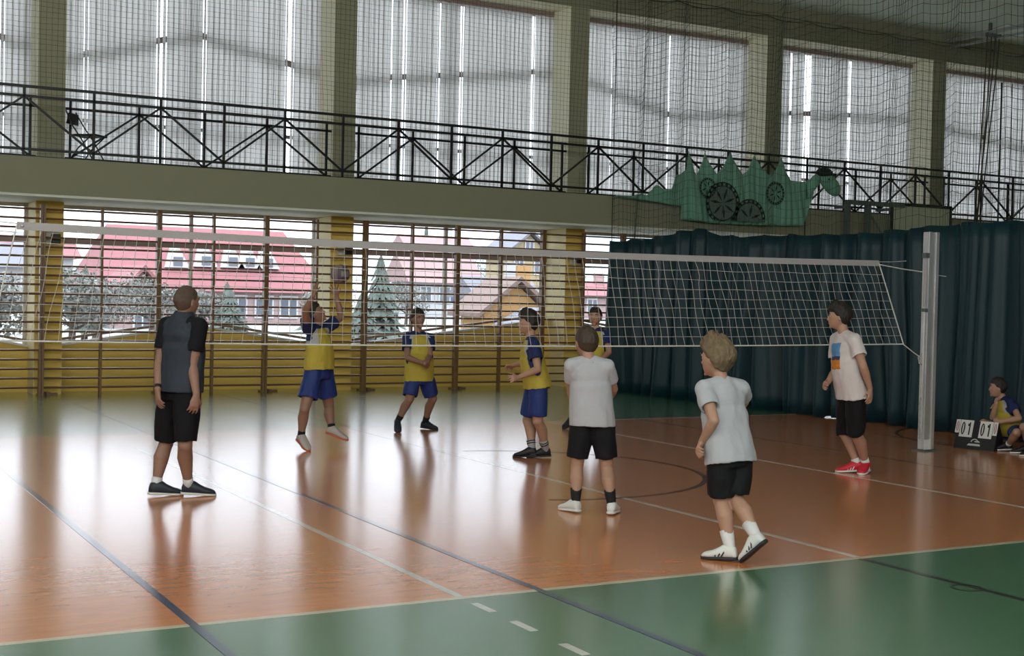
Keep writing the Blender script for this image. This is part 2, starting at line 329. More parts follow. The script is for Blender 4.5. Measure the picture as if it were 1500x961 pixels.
for i in range(6):
    x0, x1 = bayx(i); g = GABLE[i]
    # parapet under the lower window, with its pitched top
    mb = MB(); n = len(g)
    mb.add([(x, y, z) for y in (22.92, 23.28) for x, z in ([(g[0][0], 0)] + g + [(g[-1][0], 0)])],
           [tuple(range(n + 2)), tuple(range(2 * n + 3, n + 1, -1))] + [(k, k + n + 2, (k + 1) % (n + 2) + n + 2, (k + 1) % (n + 2)) for k in range(n + 2)])
    mb.build('parapet', M['yellow_paint'], wall)
    u = struct(MB().box(x0, x1, 23.14, 23.2, SLAB0 - .06, SLAB0).build('window_%d' % (i + 1), M['frame_white']))
    fr = MB()
    for x in (x0 + .03, (x0 + x1) / 2, x1 - .03): fr.box(x - .03, x + .03, 23.12, 23.19, .7, SLAB0)
    fr.build('mullion', M['frame_white'], u)
    MB().box(x0, x1, 23.08, 23.17, 2.47, 2.55).build('transom', M['frame_brown'], u)
    MB().box(x0, x1, 23.21, 23.216, .7, SLAB0).build('pane', M['glass'], u)
    for (xa, za), (xb, zb) in zip(g[:-1], g[1:]):
        MB().bar((xa, 22.98, za + .02), (xb, 22.98, zb + .02), flat=(.10, .018)).build('sill', M['sill_white'], u)
        MB().bar((xa, 23.14, za + .10), (xb, 23.14, zb + .10), flat=(.03, .022)).build('sill_rail', M['sill_brown'], u)
    # upper window
    u = struct(MB().box(x0, x1, 23.2, 23.28, 7.40, 7.48).build('window_%d' % (i + 11), M['frame_white']))
    fr = MB()
    for x in (x0 + .03, (x0 + x1) / 2, x1 - .03): fr.box(x - .025, x + .025, 23.2, 23.28, SLAB1, 7.48)
    fr.build('mullion', M['frame_white'], u)
    MB().box(x0, x1, 23.29, 23.296, SLAB1, 7.48).build('pane', M['glass'], u)
    for (xa, za), (xb, zb) in zip(TRANS[i][:-1], TRANS[i][1:]):
        MB().bar((xa, 23.24, za), (xb, 23.24, zb), flat=(.04, .05)).build('pitched_transom', M['frame_brown'], u)
    MB().bar((x0, 23.24, SLAB1 + .85), (x1, 23.24, SLAB1 + .85), .03).build('guard_rail', M['frame_brown'], u)
area_z = (SLAB1 + 7.48) / 2
for i in range(6):
    x0, x1 = bayx(i)
    area('sky_portal', ((x0 + x1) / 2, 23.45, area_z), (0, -1, 0), x1 - x0, 7.48 - SLAB1, 1, portal=True)
    area('sky_portal', ((x0 + x1) / 2, 23.45, 2.0), (0, -1, 0), x1 - x0, 2.4, 1, portal=True)

# vertical blinds: every slat a part
def slat_mesh(wd, z0, z1):
    mb = MB(); cs = [(-.5, .004), (-.2, -.006), (.2, -.006), (.5, .004)]
    vs = [(a * wd, b, z) for z in (z0, z1) for a, b in cs]
    mb.add(vs, [(k, k + 1, k + 5, k + 4) for k in range(3)]); return mb.mesh('slat', M['blind'], True)
SL = slat_mesh(.128, SLAB1 + .03, 7.37); SLn = slat_mesh(.086, SLAB1 + .03, 7.37)
names = ['behind the left edge of the balcony railing', 'above the folding chair on the balcony', 'in the second full bay, right of the second pier', 'behind the spiked green banner', 'above the basketball backboard', 'behind the climbing ropes at far right']
GAPS = {0: (3.19,), 1: (4.52, 5.75, 6.48, 8.06), 2: (9.36, 10.0, 10.35, 11.03, 11.51, 13.12), 3: (16.48,), 4: (19.81, 20.24, 21.51), 5: (25.92, 26.55)}
for i in range(6):
    x0, x1 = bayx(i)
    t = thing('vertical_blind', ((x0 + x1) / 2, 23.02, SLAB1), 'white fabric vertical blind ' + names[i], 'blind', 'vertical blinds over the upper windows')
    c = (x0 + x1) / 2
    MB().box(x0 - c, x1 - c, -.03, .03, 7.38 - SLAB1, 7.46 - SLAB1).build('head_rail', M['frame_brown'], t)
    n = int((x1 - x0) / .1)
    for k in range(n):
        x = x0 + (k + .5) * (x1 - x0) / n
        near = min([abs(x - g) for g in GAPS[i]]); gap = near < .055
        s = linkmesh('slat', SLn if (gap or random.random() < .02) else SL, t, (x - c, random.uniform(-.004, .004) + (.011 if k % 2 else -.011), -SLAB1))
        s.rotation_euler[2] = math.radians(random.choice((40, 48)) if gap else random.uniform(-9, 9))

# ------------------------------------------------------------------ balcony railings
def railing(name, x_list, y, label, group=None, apex=0, diag_from=None):
    t = thing(name, (x_list[0], y, SLAB1), label, 'railing', group); ox = x_list[0]; h = 1.07
    xa, xb = x_list[0] - (.9 if apex == 0 and len(x_list) > 8 else .12), x_list[-1] + .12
    for z, r in ((1.07, .021), (.92, .019), (.115, .019), (.0, .017)):
        MB().bar((xa - ox, 0, z), (xb - ox, 0, z), r).build('rail', M['black_metal'], t)
    pm = MB().box(-.019, .019, -.019, .019, 0, 1.07).mesh('post', M['black_metal'])
    for x in x_list: linkmesh('post', pm, t, (x - ox, 0, 0))
    dx = x_list[1] - x_list[0]
    up = MB().bar((0, 0, .115), (dx, 0, .92), .016).mesh('brace', M['black_metal']); dn = MB().bar((0, 0, .92), (dx, 0, .115), .016).mesh('brace', M['black_metal'])
    for k in range(len(x_list) - 1):
        linkmesh('brace', dn if (k + apex) % 2 == 0 else up, t, (x_list[k] - ox, 0, 0))
    return t
railing('balcony_railing', [3.26 + 1.0385 * k for k in range(-4, 27)], 21.36, 'long black truss railing along the front edge of the balcony slab')
bn = ['at the left edge', 'behind the folding chair', 'in the second full bay', 'behind the spiked green banner', 'above the basketball backboard', 'behind the climbing ropes']
for i in range(6):
    x0, x1 = bayx(i)
    railing('window_railing', [x0 + .1 + (x1 - x0 - .2) / 4 * k for k in range(5)], 22.42, 'shorter black truss railing close to the window ' + bn[i], 'railings between the piers', apex=1)

# ------------------------------------------------------------------ stall bars
RY = 22.08
rung = MB().bar((-.90, 0, 0), (.90, 0, 0), n=8, flat=(.022, .017), r=.02).mesh('rung', M['rung_wood'])
thick = MB().box(-.018, .018, -.05, .06, 0, 3.05).mesh('post', M['bar_wood']); thin = MB().box(-.019, .019, -.04, .055, 0, 3.03).mesh('middle_post', M['bar_wood'])
foot = MB().box(-.03, .03, .0, .22, 0, .05).box(-.16, .16, .1, .2, 0, .03).mesh('foot_bracket', M['bar_wood'])
sb = ['at the left edge behind the left end of the net', 'left of the coach', 'behind the coach', 'behind the jumping boy with the ball', 'behind the boy with joined hands', 'behind the boy in profile', 'half hidden by the green divider curtain', 'behind the divider curtain, only its top showing']
for k in range(-1, 7):
    x = 3.68 + 1.844 * k; xc = x + .922
    t = thing('wall_bars', (xc, RY, 0), 'brown wooden wall bars ' + sb[k + 1], 'wall bars', 'wooden wall bars along the window wall')
    linkmesh('post', thick, t, (-.901, 0, 0)); linkmesh('post', thick, t, (.901, 0, 0)); linkmesh('middle_post', thin, t, (0, 0, 0))
    linkmesh('foot_bracket', foot, t, (-.8, 0, 0))
    for j in range(20): linkmesh('rung', rung, t, (0, 0, .13 + .1495 * j))

# small devices on the piers
for (x, lab) in ((3.86, 'white wall box with black speaker on the leftmost yellow pier'), (8.90, 'white wall box with black speaker on the pier behind the ball'), (13.80, 'white wall box with black speaker on the pier next to the curtain')):
    t = thing('wall_box', (x, 22.35, 2.52), lab, 'wall box', 'white boxes on the yellow piers')
    MB().box(-.14, .10, -.07, 0, -.1, .1).build('case', M['device_white'], t, bevel=.01)
    MB().box(-.02, .12, -.15, -.07, -.08, .07).build('speaker', M['device_black'], t, bevel=.01)

# ------------------------------------------------------------------ protective nets
mb = MB()
NX0, NX1, NYY = 1.6, 30.6, 22.28
zt = lambda x: 7.88 - .07 * abs(math.sin(PI * x / 1.15))
nxs = np.arange(NX0, NX1, .085)
wob = lambda x, z: .05 * math.sin(x * 1.7 + z * .8) + .03 * math.sin(x * 4.1 - z)
for x in nxs:
    zs = np.linspace(SLAB1 + .02, zt(x), 7)
    mb.poly([(x + .012 * math.sin(z * 2 + x * 5), NYY + wob(x, z), z) for z in zs], .0024)
for j in range(48):
    z0 = SLAB1 + .06 + j * .0865
    xs = np.arange(NX0, NX1, .34)
    mb.poly([(x, NYY + wob(x, z0), min(z0 + .012 * math.sin(x * 3.3 + j), zt(x))) for x in xs], .0025)
t = thing('wall_net', (NX0, NYY, SLAB1), 'fine dark protective netting hung in front of the upper windows', 'net')
def bake_into(mb, name, m, parent, kind=None):
    P = parent.location; mb.v = [(a - P[0], b - P[1], c - P[2]) for a, b, c in mb.v]
    o = mb.build(name, m, parent)
    if kind: o['kind'] = kind
    return o
bake_into(mb, 'net_mesh', M['net_dark'], t, 'stuff')
mb = MB(); mb.poly([(x, NYY, zt(x) + .01) for x in np.arange(NX0, NX1, .115)], .007); bake_into(mb, 'edge_cord', M['net_dark'], t)
mb = MB(); mb.poly([(NX0, NYY, 7.90), (NX1, NYY, 7.90)], .006); bake_into(mb, 'wire', M['net_dark'], t)

# divider: netting above, dark curtain below, at right angles to the window wall
DX, DY0, DY1 = 14.1, 3.0, 21.04
def dxo(y): return -.30 * min(1, max(0, (y - 15) / 6.04))
def ctop(y):
    ys = [3, 8, 10, 11.8, 12.9, 13.8, 15.0, 16.5, 17.4, 18.0, 18.5, 19.0, 19.9, 21.0, 21.7]; zs = [2.9, 2.88, 2.88, 2.87, 2.87, 2.83, 2.79, 2.83, 2.82, 2.88, 3.0, 2.96, 2.86, 2.84, 2.80]
    return float(np.interp(y, ys, zs)) + .015 * math.sin(y * 9)
def fold(y, h=0):
    a = .085 + .035 * math.sin(y * .9) + .02 * math.sin(y * 2.7)
    ph = y * 11.5 + 2.6 * math.sin(y * 1.3) + 1.3 * math.sin(y * 3.7 + .5)
    s_ = math.sin(ph)
    return a * math.copysign(abs(s_) ** .7, s_) + .05 * math.sin(y * 3.1 + 1 + h * .4) + .022 * math.sin(y * 27 + 2 * math.sin(y * 5) + h)
dv = thing('divider_curtain', (DX, DY0, 0), 'tall dark teal divider curtain with netting above, right of the stall bars', 'curtain')
ny, nz = 1100, 12
ys = np.linspace(DY0, DY1, ny); vs = []; fs = []
for j in range(nz):
    for y in ys:
        h = j / (nz - 1); zb = -.006 + (.03 if 14.6 < y < 15.3 else 0); z = zb + (ctop(y) - zb) * h
        vs.append((DX + dxo(y) + fold(y + .05 * math.sin(h * 3 + y), h * 2) * (1.25 - .5 * h), y + .035 * math.sin(h * 4 + y * 3), z))
fs = [(j * ny + i, j * ny + i + 1, (j + 1) * ny + i + 1, (j + 1) * ny + i) for j in range(nz - 1) for i in range(ny - 1)]
mb = MB().add(vs, fs); P = dv.location; mb.v = [(a - P[0], b - P[1], c - P[2]) for a, b, c in mb.v]
cu = mb.build('curtain', M['curtain_teal'], dv, smooth=True); sm = cu.modifiers.new('thick', 'SOLIDIFY'); sm.thickness = .006
mb = MB(); yy = []; y = DY0
def nfold(y, z): return dxo(y) + .10 * math.sin(y * 5.2 + .3 * z) + .05 * math.sin(y * 2.1 + z * .5)
while y < DY1:
    zs = np.linspace(ctop(y) - .05, 8.0, 8)
    mb.poly([(DX + nfold(y, z), y + .015 * math.sin(z * 2 + y * 7), z) for z in zs], .0036); y += .085
for j in range(38):
    z0 = 2.98 + j * .135
    pts = []
    for y in np.arange(DY0, DY1 + .05, .14):
        ph = (y / .72) % 1; sag = .075 * (1 - 4 * (ph - .5) ** 2)
        pts.append((DX + nfold(y, z0), min(y, DY1), min(z0 + .02 * math.sin(y * 1.1) - sag + .05, 8.0)))
    mb.poly(pts, .0034)
bake_into(mb, 'netting', M['net_green'], dv, 'stuff')
mb = MB(); mb.poly([(DX - .30, DY1 + .02, z) for z in np.linspace(.02, 8.0, 12)], .009, n=5); mb.poly([(DX, DY0, 8.02), (DX, 15, 8.02), (DX - .3, DY1, 8.02)], .012, n=5); bake_into(mb, 'edge_rope', M['net_dark'], dv)

# ceiling rail with climbing ropes
t = thing('ceiling_rail', (23.8, 22.3, 7.9), 'grey metal rail running out from the wall beam near the ceiling at far right', 'rail')
MB().box(-.05, .05, -10, 0, .0, .07).build('beam', M['steel'], t); MB().box(.16, .20, -10, 0, -.10, -.05).build('guide_rail', M['steel'], t)
for k in range(5): MB().box(-.03, .03, -1.3 - 2 * k, -1.24 - 2 * k, .07, .25).build('hanger', M['grey_steel'], t)
rp = ['leftmost of the four', 'second from left of the four', 'third from left of the four', 'rightmost of the four']
for k in range(4):
    xx, yy = 23.62 + .13 * k, 20.95
    t = thing('climbing_rope', (xx, yy, 7.86), 'dark climbing rope gathered at far right, ' + rp[k], 'rope', 'climbing ropes')
    e = (-.28 - .11 * k + .1 * (k % 2), .0, -5.1)
    mb = MB(); mb.poly([(e[0] * s_ ** 1.15 + .03 * math.sin(s_ * 5 + k) * s_, .02 * k * s_, e[2] * s_) for s_ in np.linspace(0, 1, 14)], .014, n=6)
    mb.build('rope', M['rope_hemp'], t, smooth=True); MB().box(-.03, .03, -.03, .03, -.05, .04).build('hook', M['grey_steel'], t)

# basketball backboard on its wall frame
t = thing('basketball_backboard', (21.73, 20.95, 3.96), 'cream basketball backboard with black edge above the divider curtain', 'backboard')
MB().box(-.90, .90, -.015, .015, -1.05, 0).build('board', M['board_cream'], t)
mb = MB()
for a, b in (((-.9, -.02, -.03), (.9, -.02, -.03)), ((-.9, -.02, -1.03), (.9, -.02, -1.03)), ((-.88, -.02, 0), (-.88, -.02, -1.05)), ((.88, -.02, 0), (.88, -.02, -1.05))): mb.bar(a, b, flat=(.014, .034) if a[2] == b[2] else (.034, .014))
mb.build('border', M['ink_black'], t)
mb = MB()
for a, b in (((-.3, -.02, -.55), (.3, -.02, -.55)), ((-.3, -.02, -.98), (.3, -.02, -.98)), ((-.3, -.02, -.55), (-.3, -.02, -.98)), ((.3, -.02, -.55), (.3, -.02, -.98))): mb.bar(a, b, flat=(.006, .02) if a[2] == b[2] else (.02, .006))
mb.build('target_square', M['ink_black'], t)
mb = MB(); mb.poly([(.225 * math.cos(a), -.30 + .225 * math.sin(a), -.93) for a in np.linspace(0, 2 * PI, 25)], .01, n=6); mb.box(-.06, .06, -.09, 0, -.98, -.88); mb.build('hoop', M['shoe_red'], t)
t = thing('backboard_frame', (20.2, 20.95, 3.9), 'grey steel support frame left of the basketball backboard', 'frame')
for nm, a, b, r in (('top_beam', (-.64, 0, 0), (1.0, 0, 0), .045), ('upright', (-.6, 0, 0), (-.6, 0, -1.0), .05), ('upright', (-.02, 0, 0), (-.02, 0, -1.0), .05), ('lower_beam', (-.64, 0, -.9), (1.0, 0, -.9), .04), ('arm', (-.6, 0, -.1), (-.6, .37, -.1), .03), ('arm', (.58, 0, -.1), (.58, .37, -.1), .03), ('brace', (-.02, 0, -.15), (.66, .02, -.95), .018)):
    MB().bar(a, b, r).build(nm, M['grey_steel'], t)

# black folding chair on the balcony
t = thing('folding_chair', (4.32, 21.82, SLAB1), 'black folding chair with tube legs on the balcony, seen through the railing', 'chair', rz=math.radians(-42))
MB().box(-.20, .22, -.19, .19, .42, .45).build('seat', M['black_metal'], t, bevel=.012)
b = MB(); b.loft([((-.30 + .02 * k, 0, .62 + .17 * k / 1.0), (0, 1, 0), (1, 0, 0), .18 - .03 * k * k, .022) for k in range(2)]); b.build('backrest', M['black_metal'], t)
for s_ in (-1, 1):
    MB().poly([(.20, .18 * s_, 0), (-.02, .18 * s_, .36), (-.20, .18 * s_, .60), (-.33, .14 * s_, .83)], .011, n=6).build('leg', M['black_metal'], t)
    MB().poly([(-.24, .19 * s_, 0), (-.08, .19 * s_, .22), (.16, .19 * s_, .43)], .011, n=6).build('leg', M['black_metal'], t)
MB().poly([(-.18, -.18, .12), (-.18, .18, .12)], .009, n=6).build('stretcher', M['black_metal'], t)

# ------------------------------------------------------------------ green dragon banner hung on the railing
DYY = 21.14
t = thing('dragon_banner', (17.0, DYY, SLAB0), 'green cloth dragon with spikes, star wheels and black cap, hung on the balcony railing', 'banner')
top = [(15.46, 4.02), (15.55, 4.36), (15.60, 4.66), (15.72, 4.36), (15.80, 4.22), (15.92, 4.40), (16.01, 4.70), (16.12, 4.45), (16.28, 4.27), (16.42, 4.42), (16.59, 4.74), (16.78, 4.46), (16.97, 4.32), (17.10, 4.42), (17.25, 4.73), (17.42, 4.46), (17.60, 4.34), (17.74, 4.40), (17.91, 4.72), (18.02, 4.46), (18.22, 4.27), (18.45, 4.26), (18.62, 4.28), (18.80, 4.40)]
bot = [(15.46, 3.34), (16.2, 3.30), (17.2, 3.31), (18.2, 3.34), (18.5, 3.36), (18.62, 3.50), (18.72, 3.80), (18.84, 4.16)]
def cloth(name, tops, bots, x0, x1, n, m, mt, amp=.03, thick=.012, y0=0, parent=t):
    vs = []; tx, tz = zip(*tops); bx, bz = zip(*bots); xs = np.linspace(x0, x1, n)
    for j in range(m):
        h = j / (m - 1)
        for x in xs:
            a, b = np.interp(x, tx, tz), np.interp(x, bx, bz); z = b + (a - b) * h
            f = amp * (math.sin(x * 17 + 2 * math.sin(x * 3) + h * 1.5) * (1 - .4 * h) + .5 * math.sin(x * 41 + h * 3)) + .03 * math.sin(x * 5 + h * 4)
            vs.append((x - 17.0, f - .02 + y0, z - SLAB0))
    fs = [(j * n + i, j * n + i + 1, (j + 1) * n + i + 1, (j + 1) * n + i) for j in range(m - 1) for i in range(n - 1)]
    o = MB().add(vs, fs).build(name, mt, parent, smooth=True); md = o.modifiers.new('thick', 'SOLIDIFY'); md.thickness = thick; md.offset = 0
    return o
cloth('body_cloth', top, bot, 15.46, 18.80, 170, 16, M['dragon_green'], amp=.018)
cloth('tail', [(13.9, 3.72), (14.3, 3.73), (14.55, 3.80), (14.62, 3.74), (14.85, 3.98), (15.0, 3.90), (15.18, 3.92), (15.28, 4.20), (15.42, 4.22), (15.5, 4.3)], [(13.9, 3.69), (14.6, 3.66), (15.1, 3.62), (15.5, 3.60)], 13.9, 15.5, 60, 8, M['dragon_green'], amp=.012)
# head: elongated soft snout with a cap behind it
hd = MB(); hx, hz = 19.16 - 17, 4.26 - SLAB0
a1 = np.array((.72, 0, -.62)); a1 /= np.linalg.norm(a1); a3 = np.array((a1[2] * -1, 0, a1[0]))
hd.loft([(np.array((hx, -.12, hz)) + a1 * q, a3, (0, 1, 0), r, r * .8) for q, r in ((-.36, .03), (-.33, .09), (-.22, .145), (-.05, .17), (.12, .165), (.24, .13), (.31, .07), (.325, .02))], 18)
hd.build('head', M['dragon_green'], t, smooth=True)
nk = MB(); nk.loft([((18.62 - 17, -.05, 4.1 - SLAB0), (0, 0, 1), (0, 1, 0), .18, .05), ((18.8 - 17, -.07, 4.28 - SLAB0), (-.3, 0, 1), (0, 1, 0), .13, .06), ((18.93 - 17, -.10, 4.40 - SLAB0), (-.5, 0, .9), (0, 1, 0), .09, .07)], 14); nk.build('neck', M['dragon_green'], t, smooth=True)
cp = MB(); cp.ball((18.99 - 17, -.13, 4.47 - SLAB0), (.19, .15, .11), 18, 10); cp.box(-.02, .20, -.10, .10, -.02, .0, c=(19.08 - 17, -.13, 4.43 - SLAB0)); cp.build('cap', M['dragon_black'], t, smooth=False)
MB().ball((19.02 - 17, -.25, 4.33 - SLAB0), .02, 8, 6).build('eye', M['dragon_black'], t)
def wheel(cx, cz, r, spokes, clip=None, name='wheel_print'):
    """flat round print: dotted double rim and petal spokes, on the cloth's front"""
    t2 = MB(); Y = -.135
    def ok(x, z): return clip is None or z > clip
    N = 40
    for k in range(N):
        a, b = 2 * PI * k / N, 2 * PI * (k + 1) / N
        for q0, q1, mi in ((1.0, .95, 0), (.84, .79, 0)):
            pts = [(cx + r * q * math.cos(g), cz + r * q * math.sin(g)) for q, g in ((q0, a), (q0, b), (q1, b), (q1, a))]
            if all(ok(*p_) for p_ in pts): t2.add([(x - 17, Y, z - SLAB0) for x, z in pts], [(0, 1, 2, 3)], mi)
        if k % 2 == 0 or r < .25:
            pts = [(cx + r * q * math.cos(g), cz + r * q * math.sin(g)) for q, g in ((.95, a), (.95, a + (b - a) * (.9 if k % 2 == 0 else .4)), (.84, a + (b - a) * (.9 if k % 2 == 0 else .4)), (.84, a))]
            if all(ok(*p_) for p_ in pts): t2.add([(x - 17, Y, z - SLAB0) for x, z in pts], [(0, 1, 2, 3)], 0)
    for s_ in range(spokes):
        a = 2 * PI * s_ / spokes + .35; d = np.array((math.cos(a), math.sin(a))); p_ = np.array((-d[1], d[0]))
        pts = [np.array((cx, cz)) + d * r * q + p_ * r * wd for q, wd in ((.08, 0), (.45, .07), (.76, 0), (.45, -.07))]
        if all(ok(*q) for q in pts): t2.add([(x - 17, Y, z - SLAB0) for x, z in pts], [(0, 1, 2, 3)], 0)
    o = t2.build(name, [M['dragon_black']], t); return o
def disc(cx, cz, r, clip=None):
    mb = MB(); pts = []
    for k in range(40):
        a = 2 * PI * k / 40; z = cz + r * .8 * math.sin(a); z = max(z, clip) if clip else z
        pts.append((cx + r * .8 * math.cos(a) - 17, -.131, z - SLAB0))
    mb.add(pts, [tuple(range(40))]); mb.build('wheel_face', M['dragon_grey'], t)
wheel(16.37, 3.70, .42, 7, 3.33); disc(16.37, 3.70, .42, 3.36); wheel(17.05, 3.42, .40, 6, 3.33); disc(17.05, 3.42, .40, 3.36); wheel(17.70, 3.97, .235, 6); wheel(15.99, 3.98, .2, 6, None)
for x, z, l in ((15.60, 4.68, .10), (16.01, 4.72, .07), (16.59, 4.76, .06), (17.25, 4.75, .06), (17.91, 4.74, .05)):
    MB().poly([(x - 17, -.02, z - SLAB0 - .03), (x - 17 + .03, .18, 4.80 - SLAB0)], .006, n=5).build('tie', M['dragon_black'], t)
MB().poly([(18.62 - 17, 0, 3.45 - SLAB0), (18.62 - 17, 0, 2.95 - SLAB0)], .014, n=6).build('hanging_cord', M['dragon_black'], t)

# ------------------------------------------------------------------ volleyball net, post, ball
NY = 11.41
t = thing('volleyball_net', (6.44, NY, 0), 'white volleyball net stretched across the court above the players', 'net')
ztop = lambda u: 2.225 - .045 * math.sin(PI * u)
zbot = lambda u: 1.275 - .035 * math.sin(PI * u)
XT, XB = (1.70, 11.18), (1.50, 11.61)
def npt(u, v):   # u along, v 0 at top .. 1 at bottom
    x = (XT[0] + (XT[1] - XT[0]) * u) * (1 - v) + (XB[0] + (XB[1] - XB[0]) * u) * v
    return np.array((x - 6.44, 0, ztop(u) * (1 - v) + zbot(u) * v))
tb = MB()
for k in range(60):
    u0, u1 = k / 60, (k + 1) / 60
    a, b = npt(u0, 0), npt(u1, 0)
    tb.add([a + np.array(q) for q in ((0, -.004, .02), (0, -.004, -.045), (0, .004, -.045), (0, .004, .02))] + [b + np.array(q) for q in ((0, -.004, .02), (0, -.004, -.045), (0, .004, -.045), (0, .004, .02))], [(0, 1, 5, 4), (1, 2, 6, 5), (2, 3, 7, 6), (3, 0, 4, 7)] + ([(3, 2, 1, 0)] if k == 0 else []) + ([(4, 5, 6, 7)] if k == 59 else []))
tb.build('top_band', M['tape_white'], t)
MB().poly([npt(u, 1) for u in np.linspace(0, 1, 40)], .0075, n=5).build('bottom_cord', M['net_white'], t)
MB().poly([npt(0, v) for v in np.linspace(0, 1, 6)], .006, n=5).build('side_cord', M['net_white'], t)
MB().poly([npt(1, v) for v in np.linspace(0, 1, 6)], .007, n=5).build('side_cord', M['net_white'], t)
nm = MB()
for k in range(1, 96):
    u = k / 96; s1 = random.uniform(-.012, .012)
    slack = k in (17, 34, 47, 64, 69, 75)
    nm.poly([npt(u, v) + np.array((s1 * math.sin(PI * v) + (.03 * math.exp(-((v - .17) / .08) ** 2) if slack else 0) + .008 * math.sin(9 * v + k), .01 * math.sin(6 * v + k * .7), 0)) for v in np.linspace(0.03, 1, 12)], .0025, n=3)
for j in range(1, 9):
    v = .04 + j * .107
    nm.poly([npt(u, v) + np.array((0, .01 * math.sin(u * 40 + j), .006 * math.sin(u * 60 + j * 2) * (1 - v))) for u in np.linspace(0, 1, 110)], .0025, n=3)
nm.build('net_mesh', M['net_white'], t)['kind'] = 'stuff'
MB().ball((1.74 - 6.44, -.012, ztop(0) - .012), .012, 10, 6).build('eyelet', M['steel'], t)
for a, b, r in (((11.18, 0, 2.20), (11.93, 0, 2.13), .006), ((11.93, 0, 2.13), (12.28, 0, 2.09), .004), ((11.18, 0, 2.23), (11.72, .1, 2.26), .003), ((11.61, 0, 1.27), (11.97, 0, 1.08), .006), ((1.70, 0, 2.23), (.2, 0, 2.34), .005), ((1.70, 0, 2.16), (.2, 0, 2.20), .005), ((1.5, 0, 1.27), (.2, 0, .9), .005)):
    MB().poly([(a[0] - 6.44, a[1], a[2]), ((a[0] + b[0]) / 2 - 6.44, (a[1] + b[1]) / 2, (a[2] + b[2]) / 2 - .006), (b[0] - 6.44, b[1], b[2])], r, n=5).build('tension_rope', M['net_white'], t)
def net_post(x, side, label):
    t = thing('volleyball_post', (x, NY, 0), label, 'post', 'posts of the volleyball net')
    pr = MB()
    pr.box(-.085, -.03, -.05, .05, 0.02, 2.61); pr.box(-.03, .03, -.035, .035, 0.02, 2.60); pr.box(.03, .085, -.05, .05, 0.02, 2.61)
    pr.build('upright', M['aluminium'], t, bevel=.006)
    MB().box(-.088, .02, -.058, -.05, .02, .14).build('base_label', M['card_white'], t)
    MB().box(-.13, .13, -.1, .1, 0, .012).build('floor_plate', M['grey_steel'], t)
    s = -side
    MB().poly([(s * .11, -.02, 2.33), (s * .11, -.02, 1.72)], .014, n=8).build('tensioner', M['tape_white'], t)
    MB().poly([(s * .10, -.02, 1.66), (s * .105, -.02, .2)], .012, n=8).build('tension_rod', M['aluminium'], t)
    mb = MB(); mb.box(-.03, .03, -.03, .03, -.03, .03, c=(s * .105, -.02, 2.33)); mb.box(-.025, .025, -.03, .03, -.02, .02, c=(s * .105, -.02, 1.68)); mb.build('bracket', M['grey_steel'], t)
    MB().poly([(s * .05, 0, 1.02), (s * .14, 0, 1.05), (s * .16, 0, 1.12), (s * .10, 0, 1.16)], .012, n=6).build('hook', M['tape_white'], t)
    mb = MB()
    for k in range(11): mb.ball((s * (.13 + .01 * (k % 2)), -.02, .62 - .045 * k), (.014, .008, .026), 8, 6)
    mb.build('chain', M['tape_white'], t)
    return t
net_post(12.02, 1, 'silver metal volleyball post at the right end of the net')

t = thing('volleyball', (5.50, 13.9, 1.94), 'dark volleyball in the air above the jumping boy', 'ball', rz=.5)
b = MB(); b.ball((0, 0, 0), .108, 32, 20)
o = b.build('shell', [M['ball_dark'], M['ball_light']], t, smooth=True)
for p in o.data.polygons:
    c = p.center.normalized(); a = max(range(3), key=lambda i: abs(c[i])); q = c[(a + 1) % 3] / abs(c[a])
    p.material_index = 1 if (abs(q) < .33) ^ (a == 2) else 0
sb_ = MB()
for a in range(3):
    for off in (-.33, .33):
        n_ = np.zeros(3); pts = []
        for g in np.linspace(-.75, .75, 12):
            q = np.zeros(3); q[a] = 1; q[(a + 1) % 3] = off; q[(a + 2) % 3] = math.tan(g); q /= np.linalg.norm(q); pts.append(q * .1085)
        sb_.poly(pts, .0012, n=3)
        sb_.poly([-q for q in pts], .0012, n=3)
sb_.build('seam', M['ink_black'], t)

# ------------------------------------------------------------------ flip scoreboard on the floor
t = thing('scoreboard', (12.83, 11.34, 0), 'black folded flip scoreboard showing 01 01 on the floor', 'scoreboard', rz=math.radians(-75))
W_, H_, D_ = .52, .335, .12
def tilt(x, u, off):  # point on the sloping front face, u up the slope
    return (x, -D_ + D_ * u / 1.0 * .95 - off * .94, H_ * u + off * .33)
fr = MB(); fr.add([(-W_ / 2, -D_, 0), (W_ / 2, -D_, 0), (W_ / 2, -.006, H_), (-W_ / 2, -.006, H_), (-W_ / 2, -D_ + .012, 0), (W_ / 2, -D_ + .012, 0), (W_ / 2, .006, H_ - .01), (-W_ / 2, .006, H_ - .01)], [(0, 1, 2, 3), (5, 4, 7, 6), (1, 5, 6, 2), (4, 0, 3, 7), (3, 2, 6, 7), (4, 5, 1, 0)]); fr.build('front_panel', M['board_black'], t)
bk = MB(); bk.add([(-W_ / 2, D_ + .06, 0), (W_ / 2, D_ + .06, 0), (W_ / 2, .01, H_), (-W_ / 2, .01, H_), (-W_ / 2, D_ + .05, 0), (W_ / 2, D_ + .05, 0), (W_ / 2, 0, H_ - .01), (-W_ / 2, 0, H_ - .01)], [(1, 0, 3, 2), (4, 5, 6, 7), (1, 2, 6, 5), (0, 4, 7, 3)]); bk.build('rear_panel', M['board_black'], t)
for x in (-W_ / 2 + .002, W_ / 2 - .002): MB().add([(x, -D_ + .01, .0), (x, D_ + .05, 0), (x, .0, H_ - .02), (x + .003, -D_ + .01, .0), (x + .003, D_ + .05, 0), (x + .003, .0, H_ - .02)], [(0, 1, 2), (5, 4, 3), (0, 3, 4, 1), (1, 4, 5, 2), (2, 5, 3, 0)]).build('side_gusset', M['board_black'], t)
